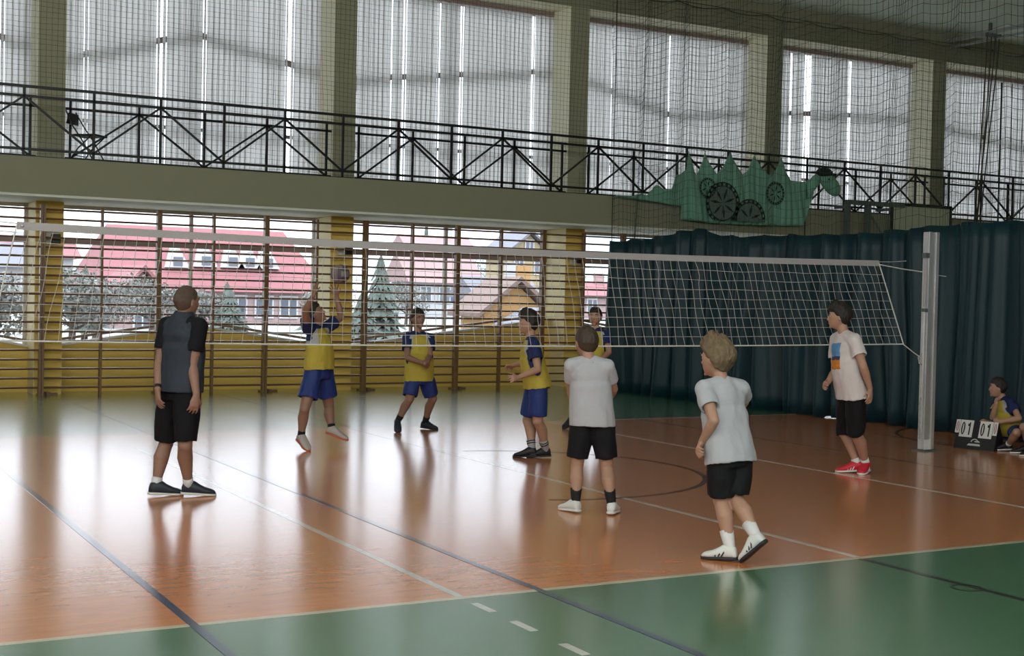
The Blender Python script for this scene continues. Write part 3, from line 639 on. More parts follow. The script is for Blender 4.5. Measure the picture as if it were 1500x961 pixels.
def card(x0, x1, u0, u1, digits, ink, wdig):
    c = MB(); c.add([tilt(x0, u0, .006), tilt(x1, u0, .006), tilt(x1, u1, .006), tilt(x0, u1, .006), tilt(x0, u0, .001), tilt(x1, u0, .001), tilt(x1, u1, .001), tilt(x0, u1, .001)], [(0, 1, 2, 3), (0, 4, 5, 1), (1, 5, 6, 2), (2, 6, 7, 3), (3, 7, 4, 0)])
    co = c.build('card', M['card_white'], t)
    ink_ = MB(); n = len(digits); wx = (x1 - x0) / n
    for k, ch in enumerate(digits):
        cx = x0 + wx * (k + .5); a, b = u0 + (u1 - u0) * .12, u1 - (u1 - u0) * .12; hw = wx * .30; th = wdig
        def q(xa, xb, ua, ub): ink_.add([tilt(xa, ua, .0075), tilt(xb, ua, .0075), tilt(xb, ub, .0075), tilt(xa, ub, .0075)], [(0, 1, 2, 3)])
        if ch == '1':
            q(cx - th / 2, cx + th / 2, a, b); q(cx - hw, cx - th / 2, b - .14, b - .05)
        else:
            N = 20; cu_ = (a + b) / 2; ru = (b - a) / 2
            pts = [tilt(cx + math.cos(g) * hw * f_, cu_ + math.sin(g) * (ru - (0 if f_ == 1 else th / .335)), .0075) for g in np.linspace(0, 2 * PI, N + 1) for f_ in (1, max(.3, 1 - th / hw))]
            ink_.add(pts, [(2 * i, 2 * i + 1, 2 * i + 3, 2 * i + 2) for i in range(N)])
    ink_.build('digit', M[ink], co)
card(-.215, -.05, .42, 1.02, '01', 'ink_black', .017); card(.035, .20, .42, 1.02, '01', 'ink_black', .017)
card(-.275, -.222, .55, 1.02, '0', 'ink_red', .010); card(.207, .26, .55, 1.02, '0', 'ink_red', .010)
lg = MB()
lg.add([tilt(-.09 + .0 + x, u, .003) for x, u in ((0, .13), (.02, .20), (.16, .20), (.17, .13))], [(0, 1, 2, 3)])
for k in range(8):
    a0, a1 = PI * .1 + k * PI * .9 / 8, PI * .1 + (k + 1) * PI * .9 / 8
    lg.add([tilt(math.cos(g) * r_ * 1.0, .26 + math.sin(g) * r_ * 2.4, .003) for g, r_ in ((a0, .05), (a1, .05), (a1, .036), (a0, .036))], [(0, 1, 2, 3)])
lg.add([tilt(x, u, .003) for x, u in ((.0, .26), (.07, .26), (.055, .31), (.0, .30))], [(0, 1, 2, 3)])
lg.build('logo', M['logo_grey'], t)

# poses: joints in each figure's own frame, metres
POSE = {}
POSE['coach'] = dict(loc=(2.918, 10.878), turn=0.2621, height=1.78, torso=40, hips=50, face=48,
    joints=dict(pelvis=(-0.003, -0, 0.9), neck=(0.014, 0, 1.486), head=(0.034, -0, 1.622), shL=(-0.117, 0.109, 1.424), elL=(-0.172, 0.091, 1.108), wrL=(-0.182, -0.059, 0.892), haL=(-0.167, -0.146, 0.737), hipL=(-0.063, 0.071, 0.9), knL=(-0.113, 0.171, 0.429), anL=(-0.189, 0.093, 0.085), toL=(0.021, 0.13, 0.02), shR=(0.142, -0.109, 1.424), elR=(0.091, -0.126, 1.094), wrR=(0.126, -0.259, 0.869), haR=(0.091, -0.275, 0.693), hipR=(0.056, -0.071, 0.9), knR=(0.042, -0.09, 0.446), anR=(0.076, 0.07, 0.085), toR=(0.288, 0.077, 0.02)))
POSE['setter'] = dict(loc=(5.23, 13.859), turn=0.3608, height=1.66, torso=125, hips=130, face=95,
    joints=dict(pelvis=(0.022, -0, 0.849), neck=(-0.01, -0, 1.34), head=(-0.035, 0, 1.491), shL=(0.089, 0.136, 1.332), elL=(0.263, 0.327, 1.454), wrL=(0.205, 0.324, 1.692), haL=(0.156, 0.283, 1.845), hipL=(0.077, 0.066, 0.849), knL=(0.143, 0.141, 0.445), anL=(0.177, 0.05, 0.209), toL=(0.346, -0.018, 0.11), shR=(-0.101, -0.136, 1.332), elR=(-0.137, -0.345, 1.523), wrR=(-0.052, -0.5, 1.695), haR=(-0.026, -0.444, 1.849), hipR=(-0.034, -0.066, 0.849), knR=(-0.126, -0.173, 0.446), anR=(-0.158, -0.114, 0.14), toR=(-0.074, -0.26, 0.02)))
POSE['b610'] = dict(loc=(7.067, 15.248), turn=0.434, height=1.6, torso=165, hips=160, face=150,
    joints=dict(pelvis=(0.055, 0, 0.686), neck=(0.035, -0, 1.239), head=(0.023, -0, 1.429), shL=(0.184, 0.039, 1.183), elL=(0.178, -0.111, 0.953), wrL=(0.127, -0.329, 0.877), haL=(0.197, -0.201, 0.812), hipL=(0.133, 0.028, 0.686), knL=(0.235, 0.089, 0.413), anL=(0.139, 0.309, 0.077), toL=(0.296, 0.199, 0.02), shR=(-0.11, -0.039, 1.183), elR=(-0.096, -0.171, 0.942), wrR=(0.084, -0.317, 0.892), haR=(0.196, -0.209, 0.855), hipR=(-0.023, -0.028, 0.686), knR=(-0.06, -0.104, 0.414), anR=(-0.209, -0.019, 0.12), toR=(-0.194, -0.191, 0.02)))
POSE['b785'] = dict(loc=(7.104, 12.245), turn=0.5257, height=1.64, torso=262, hips=262, face=262,
    joints=dict(pelvis=(0.011, -0, 0.806), neck=(-0.065, -0, 1.286), head=(-0.098, 0, 1.453), shL=(-0.034, -0.154, 1.229), elL=(0.015, -0.261, 0.973), wrL=(-0.19, -0.36, 0.888), haL=(-0.286, -0.492, 0.879), hipL=(0.023, -0.084, 0.806), knL=(0.027, -0.071, 0.41), anL=(0.123, 0.107, 0.079), toL=(-0.071, 0.08, 0.02), shR=(-0.078, 0.154, 1.229), elR=(-0.113, 0.341, 1.021), wrR=(-0.25, 0.535, 0.971), haR=(-0.329, 0.673, 0.931), hipR=(-0.001, 0.084, 0.806), knR=(-0.083, 0.162, 0.393), anR=(-0.024, 0.076, 0.079), toR=(-0.22, 0.062, 0.02)))
POSE['b873'] = dict(loc=(9.404, 14.736), turn=0.568, height=1.6, torso=185, hips=185, face=192,
    joints=dict(pelvis=(-0, 0, 0.785), neck=(0.023, 0, 1.316), head=(0.019, 0, 1.496), shL=(0.172, -0.013, 1.26), elL=(0.207, -0.174, 1.04), wrL=(0.102, -0.36, 0.938), haL=(0.033, -0.223, 0.895), hipL=(0.083, -0.007, 0.785), knL=(0.153, 0.019, 0.382), anL=(0.198, 0.206, 0.077), toL=(0.247, 0.02, 0.02), shR=(-0.131, 0.013, 1.26), elR=(-0.176, -0.176, 1.066), wrR=(-0.074, -0.367, 0.97), haR=(-0.003, -0.23, 0.93), hipR=(-0.083, 0.007, 0.785), knR=(-0.162, 0.021, 0.391), anR=(-0.258, 0.195, 0.12), toR=(-0.365, 0.058, 0.02)))
POSE['b865'] = dict(loc=(5.766, 8.986), turn=0.5705, height=1.5, torso=0, hips=0, face=328,
    joints=dict(pelvis=(-0.023, 0, 0.766), neck=(-0.056, -0, 1.228), head=(-0.081, 0.03, 1.364), shL=(-0.195, 0, 1.176), elL=(-0.202, 0.164, 0.977), wrL=(-0.173, 0.318, 0.82), haL=(-0.134, 0.452, 0.764), hipL=(-0.101, 0, 0.766), knL=(-0.135, 0.042, 0.35), anL=(-0.138, -0.066, 0.072), toL=(-0.259, 0.068, 0.02), shR=(0.09, 0, 1.176), elR=(0.149, 0.165, 0.986), wrR=(0.103, 0.348, 0.87), haR=(0.048, 0.48, 0.824), hipR=(0.055, 0, 0.766), knR=(0.107, 0.019, 0.354), anR=(0.151, -0.113, 0.072), toR=(0.188, 0.063, 0.02)))
POSE['b1070'] = dict(loc=(5.567, 6.98), turn=0.6733, height=1.53, torso=325, hips=320, face=300,
    joints=dict(pelvis=(-0.008, -0, 0.689), neck=(-0.08, 0.08, 1.183), head=(-0.116, 0.1, 1.329), shL=(-0.191, -0.012, 1.131), elL=(-0.12, -0.175, 0.937), wrL=(-0.203, -0.049, 0.769), haL=(-0.242, -0.18, 0.7), hipL=(-0.069, -0.051, 0.689), knL=(-0.064, 0.014, 0.388), anL=(0.007, -0.074, 0.073), toL=(-0.17, -0.026, 0.02), shR=(0.047, 0.155, 1.131), elR=(0.075, 0.395, 1.028), wrR=(0.012, 0.587, 0.925), haR=(-0.035, 0.726, 0.882), hipR=(0.053, 0.051, 0.689), knR=(0.03, 0.022, 0.4), anR=(0.181, -0.159, 0.17), toR=(0.079, -0.1, 0.02)))
POSE['b1250'] = dict(loc=(9.524, 9.941), turn=0.764, height=1.72, torso=238, hips=245, face=268,
    joints=dict(pelvis=(-0.069, 0, 0.845), neck=(-0.158, 0, 1.427), head=(-0.216, 0, 1.598), shL=(-0.062, -0.139, 1.368), elL=(0.037, -0.236, 1.106), wrL=(0.108, -0.13, 0.887), haL=(0.106, -0.196, 0.728), hipL=(-0.031, -0.081, 0.845), knL=(-0.025, 0.015, 0.432), anL=(0.092, 0.283, 0.083), toL=(0.039, 0.084, 0.02), shR=(-0.236, 0.139, 1.368), elR=(-0.243, 0.122, 1.037), wrR=(-0.31, -0.099, 0.931), haR=(-0.371, -0.256, 0.896), hipR=(-0.107, 0.081, 0.845), knR=(-0.134, 0.248, 0.405), anR=(0.004, 0.242, 0.083), toR=(-0.2, 0.214, 0.02)))
POSE['seated'] = dict(loc=(13.137, 11.216), turn=0.8641, height=1.5, torso=235, hips=240, face=262,
    joints=dict(pelvis=(0.089, 0.1, 0.197), neck=(-0.017, 0.05, 0.615), head=(-0.084, 0.03, 0.748), shL=(0.077, -0.061, 0.565), elL=(0.166, -0.242, 0.404), wrL=(-0.056, -0.246, 0.351), haL=(-0.166, -0.145, 0.363), hipL=(0.128, 0.032, 0.197), knL=(0.146, -0.459, 0.249), anL=(0.045, -0.2, 0.072), toL=(-0.124, -0.261, 0.02), shR=(-0.086, 0.173, 0.565), elR=(-0.136, 0.002, 0.378), wrR=(-0.094, -0.099, 0.571), haR=(-0.12, 0.038, 0.628), hipR=(0.05, 0.168, 0.197), knR=(-0.238, 0.098, 0.298), anR=(-0.111, -0.122, 0.072), toR=(-0.28, -0.183, 0.02)))
POSE['edge'] = dict(loc=(12.938, 10.549), turn=0.8867, height=1.55, torso=262, hips=262, face=262,
    joints=dict(pelvis=(0.113, 0.12, 0.205), neck=(0.072, 0.1, 0.623), head=(0.03, 0.1, 0.774), shL=(0.098, -0.043, 0.569), elL=(0.078, -0.226, 0.376), wrL=(-0.095, -0.363, 0.314), haL=(-0.183, -0.251, 0.252), hipL=(0.125, 0.04, 0.205), knL=(-0.112, -0.11, 0.292), anL=(-0.002, -0.105, 0.074), toL=(-0.186, -0.131, 0.02), shR=(0.057, 0.248, 0.569), elR=(-0.088, 0.384, 0.391), wrR=(-0.17, 0.531, 0.234), haR=(-0.205, 0.394, 0.169), hipR=(0.102, 0.2, 0.205), knR=(-0.161, 0.256, 0.307), anR=(-0.108, 0.158, 0.074), toR=(-0.292, 0.132, 0.02)))

# ------------------------------------------------------------------ people
def nrm(v): v = np.array(v, float); return v / (np.linalg.norm(v) + 1e-9)
def azv(a): a = math.radians(a); return np.array((math.sin(a), math.cos(a), 0.))
def remeshed(mb, name, mats, parent, voxel, smooth_it=3, folds=0, fscale=9, fstretch=(1, 1, .45), seed=0, post=None, label=None):
    """fuse the overlapping closed shapes into one continuous surface and bake it"""
    me = mb.mesh(name + '_src', mats if isinstance(mats, list) else [mats])
    o = bpy.data.objects.new(name, me); COL.objects.link(o)
    r = o.modifiers.new('r', 'REMESH'); r.mode = 'VOXEL'; r.voxel_size = voxel; r.use_smooth_shade = True
    s = o.modifiers.new('s', 'SMOOTH'); s.factor = .5; s.iterations = smooth_it
    dg = bpy.context.evaluated_depsgraph_get(); ev = o.evaluated_get(dg)
    new = bpy.data.meshes.new_from_object(ev); o.modifiers.clear(); o.data = new; bpy.data.meshes.remove(me)
    new.name = name
    n = len(new.vertices); co = np.empty(n * 3); new.vertices.foreach_get('co', co); co = co.reshape(-1, 3)
    if folds:
        no = np.empty(n * 3); new.vertices.foreach_get('normal', no); no = no.reshape(-1, 3)
        d = np.array([noise.noise(Vector((c[0] * fscale * fstretch[0] + seed, c[1] * fscale * fstretch[1], c[2] * fscale * fstretch[2] + seed * 2))) + .5 * noise.noise(Vector((c[0] * fscale * 2.3, c[1] * fscale * 2.3 + seed, c[2] * fscale * 1.1))) for c in co])
        co = co + no * (d * folds)[:, None]
    if post: co = post(co)
    new.vertices.foreach_set('co', co.ravel()); new.polygons.foreach_set('use_smooth', [True] * len(new.polygons)); new.update()
    for m in (mats if isinstance(mats, list) else [mats]):
        if m.name not in [x.name for x in new.materials if x]: new.materials.append(m)
    o.parent = parent
    if label: o['label'] = label
    return o
def centers(me):
    n = len(me.polygons); c = np.empty(n * 3); me.polygons.foreach_get('center', c); return c.reshape(-1, 3)

def head_shape(n=40, m=28, grow=1.0, hs=.22):
    """unit head: x right, y forward, z up, origin between the ears; returns list of points"""
    pts = []
    for i in range(m + 1):
        t = PI * i / m
        for k in range(n):
            p = 2 * PI * k / n
            x, y, z = math.sin(t) * math.cos(p), math.sin(t) * math.sin(p), math.cos(t)
            X, Y, Z = x * .345, y * .43, z * .50
            if z < 0:
                q = -z; X *= 1 - .42 * q ** 1.6
                if y > 0: Y *= 1 + .46 * q ** 2.2
                else: Y *= 1 - .50 * q ** 1.1
            if y > 0 and z > -.9: Y *= 1 - .10 * max(0, y) ** 3
            if z > 0 and y < 0: Y *= 1.05
            pts.append((X * grow * hs, Y * grow * hs, Z * grow * hs))
    return pts
def sphere_faces(n, m):
    fs = []
    for i in range(m):
        for k in range(n):
            a, b, c_, d = i * n + k, i * n + (k + 1) % n, (i + 1) * n + (k + 1) % n, (i + 1) * n + k
            fs.append((a, d, c_) if i == 0 else ((a, d, b) if i == m - 1 else (a, d, c_, b)))
    return fs

def hand(mb, wr, tip, pn, S, side, spread=.10, curl=.5):
    """palm, four unequal bent fingers and a thumb; pn is the palm's facing, side the thumb side"""
    wr = np.array(wr); d = nrm(np.array(tip) - wr); L = .108 * S * 1.0
    pn = nrm(pn - d * (pn @ d)); u = nrm(np.cross(d, pn)); u = u * side      # u: towards the thumb
    P = .052 * S
    mb.loft([(wr - d * .012, u, pn, .0155 * S, .0115 * S), (wr + d * .012 * S, u, pn, .019 * S, .012 * S), (wr + d * P * .6, u, pn, .025 * S, .011 * S), (wr + d * P, u, pn, .024 * S, .0095 * S), (wr + d * (P + .006 * S), u, pn, .020 * S, .006 * S)], 14)
    r0 = max(.0049 * S, .0078)
    for k, (off, ln) in enumerate(((.0185, .042), (.0065, .047), (-.006, .044), (-.018, .035))):
        base = wr + d * (P - .008) + u * off * S
        a = spread * (1.5 - k); f = nrm(d * math.cos(a) + u * math.sin(a)); pts = [base]; c = 0
        for q, sg in enumerate((.42, .32, .26)):
            c += curl * (.55 + .25 * q); v = f * math.cos(c) + pn * math.sin(c); pts.append(pts[-1] + v * ln * sg * S)
        mb.limb(pts, [r0 * 1.05, r0, r0 * .94, r0 * .8], 8); mb.ball(pts[-1], r0 * .82, 8, 6)
    base = wr + d * P * .28 + u * .014 * S
    v1 = nrm(d * .72 + u * .75 + pn * .25); v2 = nrm(d * .95 + u * .25 + pn * .45)
    p1 = base + v1 * .026 * S; p2 = p1 + v2 * .024 * S
    mb.limb([base, p1, p2], [r0 * 1.35, r0 * 1.15, r0 * .95], 8); mb.ball(p2, r0 * .95, 8, 6)

def shoe(parent, an, to, H, m, sole_m, name='shoe', stripes=None, laces=None, pitch_flat=True):
    an, to = np.array(an, float), np.array(to, float)
    f = nrm(to - np.array((an[0], an[1], an[2] - .048 * H * 1.0)) ) if False else None
    L = .158 * H
    # sole line: heel point behind and below the ankle, toe point ahead
    fh = to - an; hz = fh[2] + .028 * H
    fl = nrm((fh[0], fh[1], 0)); slope = math.atan2(hz, np.linalg.norm(fh[:2]))
    f = fl * math.cos(slope) + np.array((0, 0, 1)) * math.sin(slope); s = np.cross(f, (0, 0, 1)); s = nrm(s); u = np.cross(s, f)
    toe = to + f * .012 - u * .02; heel = toe - f * L
    if pitch_flat and slope > -.35:
        zmin = min(toe[2], heel[2]); 
    up = MB()
    secs = []
    for q, w_, h_ in ((.0, .018, .050), (.03, .027, .078), (.12, .031, .098), (.26, .032, .104), (.38, .034, .096), (.52, .037, .074), (.70, .039, .052), (.86, .035, .042), (.95, .025, .032), (1.0, .010, .016)):
        hh = h_ * H / 1.7 * 1.0; secs.append((heel + f * L * q + u * (hh * .5 + .012), s, u, w_ * 1.27 * H / 1.6, hh * .5, .85))
    up.loft(secs, 16)
    o = up.build(name, m, parent, smooth=True)
    so = MB(); secs = []
    for q, w_ in ((-.02, .016), (0.0, .026), (.1, .033), (.3, .032), (.5, .034), (.72, .041), (.88, .036), (.97, .024), (1.02, .010)):
        secs.append((heel + f * L * q + u * .010, s, u, w_ * 1.24 * H / 1.6, .0115, .6))
    so.loft(secs, 16); so.build('sole', sole_m, o, smooth=True)
    if stripes:
        st = MB()
        for sd in (-1, 1):
            for k in range(3):
                q = .40 + .09 * k; c = heel + f * L * q + s * sd * .0425 * H / 1.6
                st.bar(c + u * .024, c + u * .060 - f * .022 - s * sd * .006, .0045)
        st.build('stripe', stripes, o)
    la = MB()
    for k in range(4):
        q = .45 + .075 * k; c = heel + f * L * q + u * (.084 - .0085 * k) * H / 1.7
        la.bar(c - s * .016, c + s * .016, .0028)
    la.build('lace', laces or m, o)
    return o

def person(key, label, hair, hairm='hair_dark', skin='skin', top='bib', bottom='shorts_blue', hem=.62, sock='sock_white', sock_h=.35, shoes=('shoe_black', 'sole_white'), stripes=None,
           curl=(.5, .5), spread=(.1, .1), lean=None, pitch=0, group=None, palms=None, knee_len=False, collar=None, flare=1.0, hscale=1.0, sleeve=.60, hem_drop=.04, voxel=.0065):
    P = POSE[key]; J = {k: np.array(v, float) for k, v in P['joints'].items()}; H = P['height']; S = H
    t = thing('person', (P['loc'][0], P['loc'][1], 0), label, 'person', group, rz=-P['turn'])
    Ft, Fp = azv(P['torso']), azv(P['hips']); Rt, Rp = azv(P['torso'] + 90), azv(P['hips'] + 90)
    pel, neck, head = J['pelvis'], J['neck'], J['head']
    up = nrm(neck - pel); Ft = nrm(Ft - up * (Ft @ up)); Rt = nrm(np.cross(Ft, up))
    # bend of the back: the middle sits slightly behind the straight line
    def sp(q):
        c = pel + (neck - pel) * q
        return c - Ft * math.sin(PI * min(max(q, 0), 1)) * (-.012) * H
    def ax(q):
        a = nrm(Rp * (1 - q) + Rt * q); f = nrm(np.cross(up, a)); return a, f
    body = MB()
    prof = ((-.16, .060, .050), (-.05, .090, .062), (.08, .094, .064), (.24, .084, .056), (.42, .077, .052), (.60, .088, .060), (.76, .096, .062), (.88, .086, .052), (.95, .062, .042), (1.0, .036, .034))
    body.loft([(sp(q), *ax(q), rx * H, ry * H) for q, rx, ry in prof], 24)
    # neck and head
    hs = .142 * H ** .6 * 1.30 * hscale
    hup = nrm(nrm(head - neck) * .5 + np.array((0, 0, 1.)))
    Fh = azv(P['face']); Fh = nrm(Fh * math.cos(math.radians(pitch)) + np.array((0, 0, 1)) * math.sin(math.radians(pitch)))
    Rh = nrm(np.cross(Fh, hup)); hup = nrm(np.cross(Rh, Fh))
    hb = head - hup * .28 * hs - Fh * .06 * hs
    body.limb([neck - up * .03 * H, neck + (hb - neck) * .4, hb + hup * .1 * hs], [.036 * H, .0315 * H, .031 * H], 16)
    A = np.array((Rh, Fh, hup))
    hp = [head + np.array(q) @ A for q in head_shape(hs=hs)]
    body.add(hp, sphere_faces(40, 28))
    W = lambda x, y, z: head + np.array((x, y, z)) * hs @ A
    body.limb([W(0, .37, .06), W(0, .405, -.04), W(0, .44, -.12), W(0, .40, -.165)], [.02 * hs, .030 * hs, .042 * hs, .030 * hs], 10)      # nose
    body.ball(W(-.035, .40, -.145), .032 * hs, 8, 6); body.ball(W(.035, .40, -.145), .032 * hs, 8, 6)
    body.loft([(W(0, .35, -.255), A[0], A[2], .095 * hs, .028 * hs), (W(0, .402, -.26), A[0], A[2], .06 * hs, .018 * hs)], 12)
    body.ball(W(0, .325, -.42), (.08 * hs, .05 * hs, .05 * hs), 12, 8, axes=A)   # chin
    for s_ in (-1, 1):
        body.ball(W(.345 * s_, -.03, -.03), (.028 * hs, .075 * hs, .125 * hs), 12, 8, axes=np.array((nrm(A[0] * 1 + A[1] * -.4 * s_ * s_), A[1], A[2])))
        body.ball(W(.15 * s_, .335, .09), (.10 * hs, .05 * hs, .035 * hs), 10, 6, axes=A)      # brow
    # limbs
    for sd, sg in (('L', -1), ('R', 1)):
        sh, el, wr, ha = J['sh' + sd], J['el' + sd], J['wr' + sd], J['ha' + sd]
        body.ball(sh, .033 * H, 14, 10)
        body.limb([sp(.97), sp(.93) + (sh - sp(.93)) * .5 + up * .008, sh], [.03 * H, .032 * H, .032 * H], 14)
        body.limb([sp(.86), sh, sh + (el - sh) * .3, sh + (el - sh) * .8, el], [.042 * H, .033 * H, .030 * H, .0245 * H, .0235 * H], 14)
        body.ball(el, .0235 * H, 12, 8)
        body.limb([el, el + (wr - el) * .25, el + (wr - el) * .7, wr], [.0235 * H, .0245 * H, .0185 * H, .0155 * H], 14)
        i = 0 if sd == 'L' else 1
        pn = np.array(palms[i], float) if palms and palms[i] is not None else (np.array((pel[0], pel[1], wr[2])) + Ft * .02 - wr)
        hand(body, wr, ha, pn, H, sg * (1 if np.cross(nrm(ha - wr), nrm(pn)) @ np.cross((0, 0, -1.), nrm(pn)) > -2 else 1) * hand_side(ha - wr, pn, Ft, up, sg), spread[i], curl[i])
        hi, kn, an, to = J['hip' + sd], J['kn' + sd], J['an' + sd], J['to' + sd]
        kf = nrm(nrm(kn - hi) - nrm(an - kn) + Fp * .3)   # knee forward
        body.ball(hi, .056 * H, 14, 10)
        body.limb([hi, hi + (kn - hi) * .3, hi + (kn - hi) * .75, kn], [.056 * H, .054 * H, .039 * H, .0335 * H], 16)
        body.ball(kn + kf * .003, .0345 * H, 14, 10)
        sh_ = an - kn
        body.limb([kn, kn + sh_ * .12 - kf * .004 * H, kn + sh_ * .32 - kf * .012 * H, kn + sh_ * .6 - kf * .005 * H, kn + sh_ * .88, an], [.033 * H, .0335 * H, .0365 * H, .028 * H, .020 * H, .0205 * H], 16)
        body.ball(an, .021 * H, 10, 8)
        body.limb([an - np.array((0, 0, .008)), an + (to - an) * .5, to + np.array((0, 0, .012))], [.019 * H, .016 * H, .008 * H], 10)
    def sockets(co):
        for s_ in (-1, 1):
            c = W(.15 * s_, .375, .02); d = np.linalg.norm(co - c, axis=1); k = np.exp(-(d / (.062 * hs)) ** 2)
            co = co - np.outer(k, A[1]) * .03 * hs
        return co
    bo = remeshed(body, 'body', [M[skin], M['lips']], t, voxel, 2, post=sockets)
    cc = centers(bo.data); dl = (cc - W(0, .40, -.26)) @ A.T; msk = (abs(dl[:, 0]) < .085 * hs) & (abs(dl[:, 2]) < .026 * hs) & (abs(dl[:, 1]) < .06 * hs)
    mi = np.zeros(len(cc), np.int32); mi[msk] = 1; bo.data.polygons.foreach_set('material_index', mi)
    for s_ in (-1, 1):
        e = MB(); c = W(.15 * s_, .312, .02); e.ball(c, .046 * hs, 14, 10, 0)
        ir = c + A[1] * .028 * hs; e.ball(ir, .024 * hs, 10, 8, 1)
        e.build('eye', [M['eye_white'], M['iris']], t, smooth=True)
        e = MB(); e.limb([W(.07 * s_, .405, .115), W(.15 * s_, .405, .14), W(.24 * s_, .35, .115)], [.012 * hs, .015 * hs, .008 * hs], 6); e.build('eyebrow', M[hairm], t, smooth=True)
    # hair
    n, m = 72, 48; pts = []
    th = {'short': .05, 'tousled': .11, 'shaved': .012, 'mop': .085}[hair]; am = {'short': .018, 'tousled': .06, 'shaved': .0, 'mop': .035}[hair]
    sd_ = sum(map(ord, key))
    for i, q in enumerate(head_shape(n, m, 1.0, 1.0)):
        q = np.array(q); y = q[1] / .43; z = q[2] / .5; x = q[0] / .345
        thr = np.interp(y, [-1, -.6, -.25, .0, .25, .5, .8, 1], [-.62, -.66, -.45, .02, .12, .42, .46, .50])
        if hair == 'mop': thr -= .06 * max(0, y)
        k = 1 / (1 + math.exp(-(z - thr) / .035))
        nz_ = noise.noise(Vector((x * 5 + sd_, y * 5, z * 2.5))) + .6 * noise.noise(Vector((x * 11, y * 11 + sd_, z * 5)))
        tk = th * (.75 + .5 * max(0, z)) * (1 + (.5 if (hair in ('tousled', 'mop') and y > .1 and z > .3) else 0)) + am * nz_
        g = k * (1 + max(tk, .008) / .43) + (1 - k) * .90
        pts.append(head + q * g * hs @ A)
    hm = MB(); hm.add(pts, sphere_faces(n, m)); hm.build('hair', M[hairm], t, smooth=True)
    # top
    def torso_cloth(q0, q1, grow, ease, lower=1.0):
        out = []
        for q in np.linspace(q0, q1, 12):
            rx = np.interp(q, [p_[0] for p_ in prof], [p_[1] for p_ in prof]); ry = np.interp(q, [p_[0] for p_ in prof], [p_[2] for p_ in prof])
            if q < .62: rx = max(rx, .098 + .012 * max(0, .4 - q)); ry = max(ry, .070 + .008 * max(0, .4 - q))
            e = ease * (1 if q < .85 else .55); e *= 1 + (lower - 1) * max(0, .6 - q)
            out.append((sp(q), *ax(max(q, 0)), rx * H * grow + e, ry * H * grow + e))
        return out
    q0 = -.05 - hem_drop
    su = np.linalg.norm(J['shR'] - J['shL']) / 2
    sc = (J['shR'] + J['shL']) / 2
    def sleeves(mb, frac, r0, r1, cup=.03):
        for sd in 'LR':
            sh, el, wr = J['sh' + sd], J['el' + sd], J['wr' + sd]
            if frac <= 1: end = sh + (el - sh) * frac
            pts = [sp(.84), sh + (sp(.9) - sh) * .25, sh, sh + (end - sh) * .5, end]
            mb.limb(pts, [r0 * H * .9, r0 * H * .98, r0 * H * .98, (r0 * .5 + r1 * .5) * H, r1 * H], 18, cup1=cup)
            mb.ball(sh, r0 * H * .99, 18, 12)
            mb.limb([sp(.97), sp(.93) + (sh - sp(.93)) * .5 + up * .008, sh], [.038 * H, .040 * H, r0 * H * .97], 16)
    if top in ('bib', 'tee_white', 'tee_pinkish'):
        sm_ = MB(); sm_.loft(torso_cloth(q0, .93, 1.04, .014, 1.9 * flare) + [(sp(.965), *ax(1), .056 * H, .045 * H), (sp(1.0), *ax(1), .046 * H, .042 * H)], 28, cup0=.05)
        sleeves(sm_, sleeve, .043, .044)
        mats = [M['bib_yellow'], M['bib_white'], M['bib_navy']] if top == 'bib' else ([M[top], M['print_blue'], M['print_orange'], M['print_dark']] if top == 'tee_pinkish' else [M[top]])
        o = remeshed(sm_, 'bib_shirt' if top == 'bib' else 'tee_shirt', mats, t, .0085, 3, folds=.010, seed=sd_ % 17)
        c = centers(o.data); mi = np.zeros(len(c), np.int32)
        rel = c - sc; uu = rel @ Rt; hh = (c - pel) @ up / np.linalg.norm(neck - pel); ff = rel @ Ft
        if top == 'bib':
            inner = su * np.interp(hh, [.3, .6, .9, 1.0], [1.25, .98, .78, .55])
            arm = np.zeros(len(c), bool)
            for sd in 'LR':
                sh, el = J['sh' + sd], J['el' + sd]; d = el - sh; L2 = d @ d; s_ = np.clip(((c - sh) @ d) / L2, 0, 1); dist = np.linalg.norm(c - sh - np.outer(s_, d), axis=1)
                arm |= (dist < .062 * H) & (s_ > .12)
            navy = (abs(uu) > inner + .022) & (hh > .55) | (arm & (abs(uu) > inner * .9)); white = (abs(uu) > inner - .028) & ~navy & (hh > .64)
            mi[white] = 1; mi[navy] = 2; mi[hh > .985] = 2
        if top == 'tee_pinkish':
            fr = ff > .01
            mi[fr & (abs(uu - .0) < .085) & (hh > .64) & (hh < .86)] = 1; mi[fr & (abs(uu) < .085) & (hh > .58) & (hh <= .64)] = 3; mi[fr & (abs(uu) < .085) & (hh > .42) & (hh <= .58)] = 2
        o.data.polygons.foreach_set('material_index', mi)
    if top == 'vest':
        sm_ = MB(); sm_.loft(torso_cloth(.2, .95, 1.02, .012), 24); sleeves(sm_, .62, .041, .040)
        remeshed(sm_, 'tee_shirt', [M['tee_black']], t, .0085, 3, folds=.007, seed=3, label='black short sleeves')
        v = MB(); v.loft(torso_cloth(-.04, .93, 1.04, .022, 1.3) + [(sp(.97), *ax(1), .058 * H, .050 * H), (sp(1.03), *ax(1), .045 * H, .045 * H), (sp(1.10) + Ft * .01, *ax(1), .043 * H, .046 * H)], 28, cup0=.05, cup1=.03)
        for sd in 'LR': v.ball(J['sh' + sd] + (sc - J['sh' + sd]) * .3, .045 * H, 14, 10); v.limb([sp(.97), sp(.93) + (J['sh' + sd] - sp(.93)) * .45 + up * .012], [.046 * H, .045 * H], 14)
        remeshed(v, 'vest', [M['vest_slate']], t, .0085, 3, folds=.012, seed=5, label='dark slate sleeveless vest with a stand-up collar')
